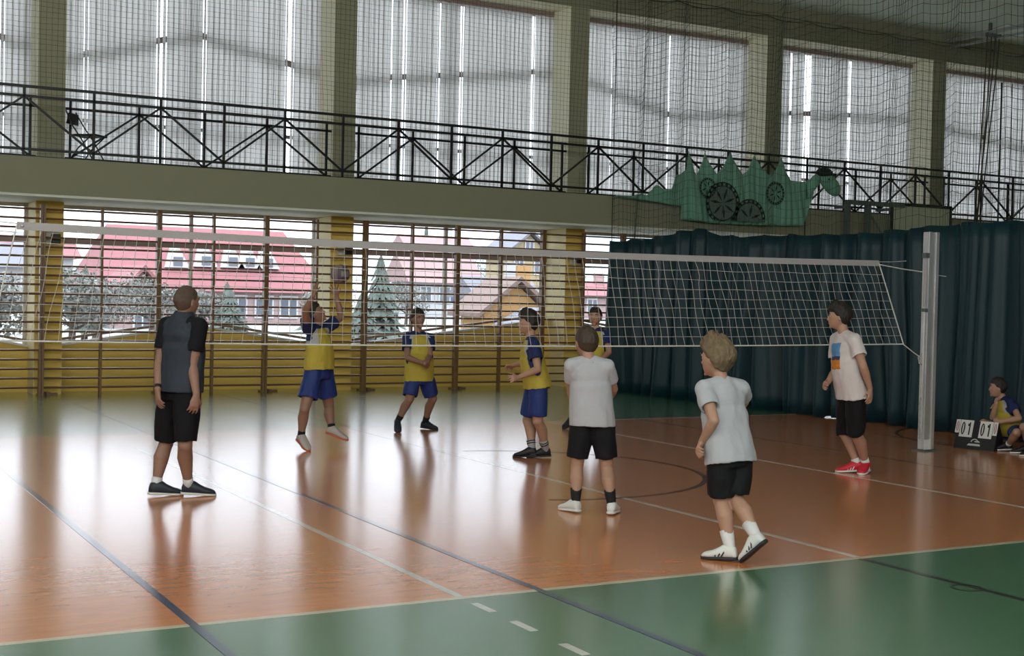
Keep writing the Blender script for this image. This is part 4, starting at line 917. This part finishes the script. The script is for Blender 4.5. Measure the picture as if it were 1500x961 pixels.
        w0 = J['wrL'] + (J['elL'] - J['wrL']) * .08; dd = nrm(J['elL'] - J['wrL']); wt = MB(); wt.limb([w0, w0 + dd * .03], [.031, .031], 14); wt.build('watch', M['device_black'], t, smooth=True, bevel=.003)
    # shorts
    sb2 = MB()
    sb2.loft([(sp(q), *ax(0), (np.interp(q, [-.16, -.05, .2], [.088, .095, .088]) * H + .009), (np.interp(q, [-.16, -.05, .2], [.06, .066, .062]) * H + .007)) for q in (-.16, -.08, 0, .08, .16, .20)], 26)
    for sd in 'LR':
        hi, kn, an = J['hip' + sd], J['kn' + sd], J['an' + sd]
        if hem <= 1:
            e = hi + (kn - hi) * hem; pts = [hi + up * .02, hi + (kn - hi) * hem * .5, e]; rs = [.0625 * H, .064 * H, (.060 if hem < .75 else .054) * H * flare]
        else:
            e = kn + (an - kn) * (hem - 1); pts = [hi + up * .02, hi + (kn - hi) * .5, kn, e]; rs = [.062 * H, .060 * H, .050 * H, .047 * H]
        sb2.limb(pts, rs, 20, cup1=.04)
    remeshed(sb2, 'shorts', [M[bottom]], t, .0085, 3, folds=.012, seed=(sd_ * 3) % 19)
    # socks, shoes
    for sd in 'LR':
        kn, an, to = J['kn' + sd], J['an' + sd], J['to' + sd]
        s0 = an + (kn - an) * sock_h; sk = MB(); rr = np.interp(1 - sock_h, [0, .32, .6, .88, 1], [.033, .0365, .028, .020, .0205]) * H + .0045
        sk.limb([an - np.array((0, 0, .01)), an + (kn - an) * .08, an + (kn - an) * sock_h * .5, s0], [.0235 * H, .0235 * H, (rr + .0235 * H) / 2, rr], 16)
        sk.limb([an - np.array((0, 0, .012)), an + (to - an) * .3 - np.array((0, 0, .004)), an + (to - an) * .5 - np.array((0, 0, .004))], [.0195 * H, .018 * H, .012 * H], 14)
        so = sk.build('sock', M[sock], t, smooth=True)
        if key == 'b785':
            sk = MB()
            for q in (.62, .82): c0 = an + (kn - an) * sock_h * q; sk.limb([c0, c0 + nrm(kn - an) * .010], [rr + .001, rr + .001], 16)
            sk.build('stripe', M['sock_black'], so, smooth=True)
        shoe(t, an, to, H, M[shoes[0]], M[shoes[1]], stripes=M[stripes] if stripes else None, laces=M['sock_white'] if key in ('b785', 'b1070') else None)
    return t
def hand_side(d, pn, Ft, up, sg):
    """+1/-1 so that the thumb points forward/up on a hanging or raised hand"""
    d = nrm(d); pn = nrm(pn - d * (np.array(pn) @ d)); u = nrm(np.cross(d, pn)); want = Ft + up * .6
    return sg * (1 if (u @ want) > 0 else -1)

person('coach', 'man in black seen from behind, with cropped hair and slate vest, watching at left', 'shaved', 'hair_shaved', 'skin_dark', 'vest', 'tee_black', hem=.93, sock='sock_white', sock_h=.20, shoes=('shoe_navy', 'sole_white'), curl=(.5, .45), hscale=1.0)
person('setter', 'boy in yellow bib and blue shorts jumping with both arms up to the ball', 'short', 'hair_dark', 'skin_dark', 'bib', 'shorts_blue', hem=.70, sock='sock_black', sock_h=.22, shoes=('shoe_beige', 'sole_orange'), pitch=28, curl=(.12, .12), spread=(.30, .30), palms=((-.2, -.3, .6), (.3, .3, .5)), flare=1.12, hem_drop=-.10, sleeve=.55)
person('b610', 'boy in yellow bib standing knees bent with forearms joined, facing the camera', 'short', 'hair_dark', 'skin_dark', 'bib', 'shorts_blue', hem=.85, sock='sock_black', sock_h=.28, shoes=('shoe_navy', 'sole_dark'), curl=(.6, .6), flare=1.08)
person('b785', 'boy in yellow bib and long blue shorts in profile, black shoes and striped socks', 'mop', 'hair_dark', 'skin', 'bib', 'shorts_blue', hem=.86, sock='sock_grey', sock_h=.36, shoes=('shoe_black', 'sole_dark'), curl=(.5, .5), flare=1.15)
person('b873', 'boy in yellow bib half hidden behind the boy in white shirt with black socks', 'short', 'hair_dark', 'skin', 'bib', 'shorts_blue', hem=.75, sock='sock_black', sock_h=.35, shoes=('shoe_black', 'sole_dark'), curl=(.5, .5))
person('b865', 'boy in white shirt seen from behind, black shorts, black socks and white shoes', 'short', 'hair_brown', 'skin', 'tee_white', 'shorts_black', hem=.80, sock='sock_black', sock_h=.42, shoes=('shoe_white', 'sole_white'), curl=(.5, .5), flare=1.12, hem_drop=.10, hscale=1.04)
person('b1070', 'fair tousle-haired boy in white shirt stepping forward, white socks and striped shoes', 'tousled', 'hair_blond', 'skin', 'tee_white', 'shorts_black', hem=.88, sock='sock_white', sock_h=.40, shoes=('shoe_white', 'sole_dark'), stripes='shoe_black', curl=(1.0, .6), flare=1.12, hem_drop=.05, hscale=1.06)
person('b1250', 'tall boy in printed pale shirt and red shoes standing in front of the curtain', 'mop', 'hair_dark', 'skin', 'tee_pinkish', 'shorts_black', hem=1.02, sock='sock_white', sock_h=.20, shoes=('shoe_red', 'sole_white'), stripes='shoe_white', curl=(.35, .8), flare=1.15, hem_drop=.06)
person('seated', 'boy in yellow bib sitting on the floor behind the scoreboard, hand at his chin', 'short', 'hair_dark', 'skin', 'bib', 'shorts_blue', hem=.75, sock='sock_white', sock_h=.2, shoes=('shoe_black', 'sole_white'), curl=(.6, .9), hem_drop=-.02)
person('edge', 'person in blue sitting at the right edge of the picture, only shoe and knee visible', 'short', 'hair_dark', 'skin', 'bib', 'shorts_blue', hem=.8, sock='sock_black', sock_h=.35, shoes=('shoe_black', 'sole_white'), curl=(.6, .6))

# ------------------------------------------------------------------ outside the windows
gr = MB(); xs = np.linspace(-60, 140, 41); yy = np.concatenate([np.linspace(23.6, 60, 10), np.linspace(68, 140, 10)])
gz = lambda x, y: -.55 + max(0, y - 50) * .012 + max(0, y - 75) * .03 + .25 * math.sin(x * .13 + y * .07) - .25
gr.add([(x, y, gz(x, y)) for y in yy for x in xs], [(j * 41 + i, j * 41 + i + 1, (j + 1) * 41 + i + 1, (j + 1) * 41 + i) for j in range(len(yy) - 1) for i in range(40)])
struct(gr.build('ground_outside', M['grass'], smooth=True))
hl = MB(); hx_ = np.linspace(-150, 420, 60)
rid = lambda x: 6.0 + 9 * max(0, math.sin((x - 90) * .012)) + 1.5 * math.sin(x * .05) + (6 if x > 130 else 0) * (1 - math.exp(-max(0, x - 130) / 20))
hl.add([(x, y, z) for (y, q) in ((141, 0), (200, .55), (260, 1), (330, 0)) for x in hx_ for z in (1.5 + (rid(x) - 1) * q,)], [(j * 60 + i, j * 60 + i + 1, (j + 1) * 60 + i + 1, (j + 1) * 60 + i) for j in range(3) for i in range(59)])
struct(hl.build('hills_outside', M['hill'], smooth=True))
def house(x, y, w_, d_, h_, rh, wall_m, roof_m, label, wins, gable='x', name='house', overhang=.6, dormers=(), chim=True, base=-1.0, group=None):
    """gable 'x': ridge along x; 'y': gable end faces the gym"""
    t = thing(name, (x, y, base), label, 'house', group); h = h_ - base
    MB().box(-w_ / 2, w_ / 2, 0, d_, 0, h).build('walls', M[wall_m], t)
    r = MB(); o = overhang
    if gable == 'x':
        pr = [(-o, h - .15), (d_ / 2, h + rh), (d_ + o, h - .15)]; lo, hi = -w_ / 2 - o, w_ / 2 + o
        ins = min(w_ * .12, 2.5) if dormers else 0
        r.add([(lo, pr[0][0], pr[0][1]), (hi, pr[0][0], pr[0][1]), (hi - ins, pr[1][0], pr[1][1]), (lo + ins, pr[1][0], pr[1][1]), (lo, pr[2][0], pr[2][1]), (hi, pr[2][0], pr[2][1])], [(0, 1, 2, 3), (3, 2, 5, 4), (0, 3, 4), (1, 5, 2), (0, 4, 5, 1)])
    else:
        r.add([(-w_ / 2 - o, -o, h - .2), (0, -o, h + rh), (w_ / 2 + o, -o, h - .2), (-w_ / 2 - o, d_ + o, h - .2), (0, d_ + o, h + rh), (w_ / 2 + o, d_ + o, h - .2), (-w_ / 2 - o, -o, h), (0, -o, h + rh + .25), (w_ / 2 + o, -o, h), (-w_ / 2 - o, d_ + o, h), (0, d_ + o, h + rh + .25), (w_ / 2 + o, d_ + o, h)],
              [(6, 7, 10, 9), (7, 8, 11, 10), (0, 1, 7, 6), (1, 2, 8, 7), (0, 3, 4, 1), (1, 4, 5, 2), (3, 9, 10, 4), (4, 10, 11, 5), (0, 6, 9, 3), (2, 5, 11, 8)])
        g = MB(); g.add([(-w_ / 2, 0.0, h), (w_ / 2, 0.0, h), (0, 0.0, h + rh * .93), (-w_ / 2, .3, h), (w_ / 2, .3, h), (0, .3, h + rh * .93)], [(0, 1, 2), (5, 4, 3), (0, 2, 5, 3), (1, 4, 5, 2)]); g.build('gable', M[wall_m], t)
    r.build('roof', M[roof_m], t)
    for wx, wz, ww, wh in wins:
        f = MB().box(wx - ww / 2 - .12, wx + ww / 2 + .12, -.10, 0, wz - .12 - base, wz + wh + .12 - base).build('window', M['trim_white'], t)
        MB().box(wx - ww / 2, wx + ww / 2, -.13, -.09, wz - base, wz + wh - base).build('pane', M['pane_dark'], f)
        MB().box(wx - .04, wx + .04, -.15, -.13, wz - base, wz + wh - base).build('glazing_bar', M['trim_white'], f)
    for dx, dz in dormers:
        yo = (dz - (h_ )) / rh * (d_ / 2 + overhang) - overhang
        dm = MB(); dm.add([(dx - .75, yo - .3, dz - base - .1), (dx + .75, yo - .3, dz - base - .1), (dx, yo - .3, dz + 1.25 - base), (dx - .75, yo + 2.2, dz - base - .1), (dx + .75, yo + 2.2, dz - base - .1), (dx, yo + 2.2, dz + 1.25 - base)], [(0, 1, 2), (5, 4, 3), (0, 2, 5, 3), (1, 4, 5, 2), (0, 3, 4, 1)])
        o_ = dm.build('dormer', M['trim_white'], t); MB().box(dx - .28, dx + .28, yo - .34, yo - .28, dz - base, dz + .55 - base).build('pane', M['pane_dark'], o_)
    if chim: MB().box(w_ * .2, w_ * .2 + .7, d_ * .45, d_ * .55, h + rh * .5, h + rh + .8).build('chimney', M[wall_m], t)
    return t
house(23.6, 80, 13.5, 9, 1.95, 3.9, 'wall_pink', 'roof_red', 'long house with a big red roof and white dormers, seen past the coach', [(-4.5, .3, 1.0, 1.2), (1.3, .3, 1.0, 1.2), (3.0, .3, 1.0, 1.2), (4.6, .3, 1.0, 1.2)], chim=False, dormers=((-2.2, 3.3), (-.4, 3.4), (1.3, 3.4), (2.4, 3.4), (3.6, 3.4)), name='red_roofed_house')
house(17.4, 73, 3.4, 5, .6, 2.3, 'wall_pink', 'roof_red', 'small red gabled wing left of the long red house', [(0, -.5, .8, 1.0)], gable='y', chim=False)
house(53.5, 110, 6.0, 4, 5.9, 1.6, 'wall_white', 'roof_pink', 'white house with pink roof, high up between two wall bar posts', [(-1.8, 3.9, .9, 1.2), (0, 3.9, .9, 1.2), (1.8, 3.9, .9, 1.2), (-1.8, 1.8, .9, 1.2), (1.0, 1.8, .9, 1.2)])
house(57.0, 100, 4.2, 4, 5.6, 1.9, 'wall_yellow', 'roof_grey', 'tall yellow house with pointed gable near the third pier', [(-1.0, 4.0, .8, 1.1), (1.0, 4.0, .8, 1.1), (0, 6.0, .7, .8)], gable='y')
house(30.7, 55, 3.4, 2.4, 1.05, 1.5, 'wall_ochre', 'roof_brown', 'orange-walled house with brown pointed roof behind the boy in profile', [(-.6, -.2, .6, .8), (.6, -.2, .6, .8)], gable='y', overhang=.5)
house(30.6, 51.8, 2.0, 1.8, .55, .55, 'wall_ochre', 'roof_grey', 'low porch with grey roof in front of the orange-walled house', [], gable='y', overhang=.55, chim=False, name='porch')
house(34.0, 62, 3.0, 2.5, 1.9, 1.0, 'wall_white', 'roof_grey', 'small white house with grey roof right of the orange-walled house', [(0, .4, .7, .9)])
house(45.0, 92, 5.4, 4, 3.0, 2.2, 'wall_white', 'roof_pink', 'white house with pale pink roof behind the fir trees', [(-1.6, 1.4, .8, 1.1), (0, 1.4, .8, 1.1), (1.6, 1.4, .8, 1.1)])
house(58.4, 90, 5.0, 6, 2.3, .9, 'wall_pink', 'roof_red', 'pink house seen right of the third yellow pier', [(-1.2, .9, .8, .9), (.9, .9, .8, .9)])
house(13.2, 95, 6, 7, 3.3, 1.6, 'wall_white', 'roof_grey', 'white house with grey roof at far left, right of the first pier', [(-1.8, 1.4, .9, 1.1), (0, 1.4, .9, 1.1), (1.8, 1.4, .9, 1.1)])
house(17.8, 108, 5, 7, 4.3, 1.6, 'wall_white', 'roof_red', 'small white house with red roof far behind the first window', [(-1.2, 2.4, .8, 1.0), (1.0, 2.4, .8, 1.0)])
t = thing('car', (36.3, 70, 1.25), 'small blue car parked between the outside houses', 'car'); MB().box(-.9, .9, 0, 1.6, .15, .62).build('body', M['car_blue'], t, bevel=.1); MB().box(-.55, .5, .15, 1.45, .6, 1.0).build('cabin', M['pane_dark'], t, bevel=.12)
for x in (-.55, .55): MB().loft([((x, -.02, .2), (1, 0, 0), (0, 0, 1), .2, .2), ((x, .14, .2), (1, 0, 0), (0, 0, 1), .2, .2)], 14).build('wheel', M['sole_dark'], t)
def bush_leaves(mb, c, r, n, sz):
    for _ in range(n):
        d = rng.normal(size=3); d /= np.linalg.norm(d); p_ = np.array(c) + d * np.array(r) * rng.uniform(.55, 1.05); sz_ = sz; a = rng.normal(size=3); a /= np.linalg.norm(a); b = np.cross(a, d); b /= np.linalg.norm(b) + 1e-9
        s = sz * rng.uniform(.6, 1.3); mb.add([p_ - a * s, p_ + b * s * .6, p_ + a * s, p_ - b * s * .6], [(0, 1, 2, 3)])
def fir(x, y, h, r, label, z0=-.6, m='foliage_fir', group='trees outside the windows'):
    t = thing('fir_tree', (x, y, z0), label, 'tree', group); MB().limb([(0, 0, 0), (0, 0, h * .95)], [.16, .03], 8).build('trunk', M['bark'], t)
    mb = MB(); L = 9
    for k in range(L):
        zb = h * (.12 + .8 * k / L); rr = r * (1 - k / L) ** .8; nn = 13
        for q in range(nn):
            a = 2 * PI * q / nn + k * .4 + rng.uniform(-.1, .1); l = rr * rng.uniform(.75, 1.1); ca, sa = math.cos(a), math.sin(a)
            pts = [(0, 0, zb + h * .14), (ca * l * .6 - sa * l * .22, sa * l * .6 + ca * l * .22, zb + h * .02), (ca * l, sa * l, zb - h * .035), (ca * l * .6 + sa * l * .22, sa * l * .6 - ca * l * .22, zb + h * .02), (ca * l * .6, sa * l * .6, zb + h * .06)]
            mb.add(pts, [(0, 1, 4), (1, 2, 4), (2, 3, 4), (3, 0, 4)])
    bush_leaves(mb, (0, 0, h * .4), (r * .6, r * .6, h * .33), 420, .09)
    mb.build('branches', M[m], t)
def tree(x, y, h, r, label, z0=-.6, m='foliage_pale'):
    t = thing('leafy_tree', (x, y, z0), label, 'tree', 'trees outside the windows'); mb = MB(); mb.limb([(0, 0, 0), (.1, 0, h * .5), (0, 0, h * .9)], [.14, .10, .03], 8)
    for k in range(7): a = k * 2.4; mb.limb([(0, 0, h * (.3 + .07 * k)), (math.cos(a) * r * .8, math.sin(a) * r * .8, h * (.55 + .06 * k))], [.05, .015], 6)
    mb.build('trunk', M['bark'], t)
    mb = MB()
    for k in range(6): a = k * 1.9; bush_leaves(mb, (math.cos(a) * r * .45, math.sin(a) * r * .45, h * (.5 + .08 * k)), (r * .6, r * .6, h * .2), 330, .085)
    mb.build('crown', M[m], t)
for x, y, h, r, l in ((19.4, 45, 4.0, 1.25, 'tall grey-green fir right of the second pier'), (21.6, 50, 3.4, 1.1, 'fir beside the tallest one, behind the boy with joined hands'), (17.2, 41.5, 2.5, .95, 'shorter fir at the left of the fir pair'), (12.2, 62, 3.6, 1.2, 'fir in front of the red roof at left'), (20.0, 66, 3.0, 1.1, 'small fir under the red dormers'), (57.5, 122, 10.5, 1.6, 'distant fir above the roofs'), (15.3, 50, 2.6, 1.1, 'dark fir beside the jumping boy'), (25.6, 68, 3.6, 1.2, 'fir right of the long red house')): fir(x, y, h, r, l)
for x, y, h, r, l in ((8.6, 46, 2.9, 1.5, 'pale leafless-looking tree left of the second wall bar post'), (10.6, 52, 2.9, 1.5, 'pale tree between the first two wall bars'), (14.2, 58, 2.8, 1.6, 'pale bushy tree behind the coach'), (17.0, 60, 2.4, 1.5, 'pale bushy tree right of the coach'), (5.6, 42, 2.8, 1.3, 'pale tree seen left of the first pier'), (23.0, 60, 2.3, 1.3, 'low pale tree right of the firs'), (38.6, 85, 3.2, 1.7, 'pale tree by the blue car'), (35.5, 91, 3.4, 1.5, 'pale tree behind the firs'), (62.5, 120, 6.5, 3.0, 'pale tree at the far right behind the pink house')): tree(x, y, h, r, l)
hd_ = MB()
for k in range(60): bush_leaves(hd_, (4 + k * .55, 33 + 3 * math.sin(k * 1.3), -.6), (.9, .9, .55), 120, .08)
tag(hd_.build('scrub', M['foliage_pale']), 'pale scrub growing on the slope outside the windows', 'scrub', kind='stuff')
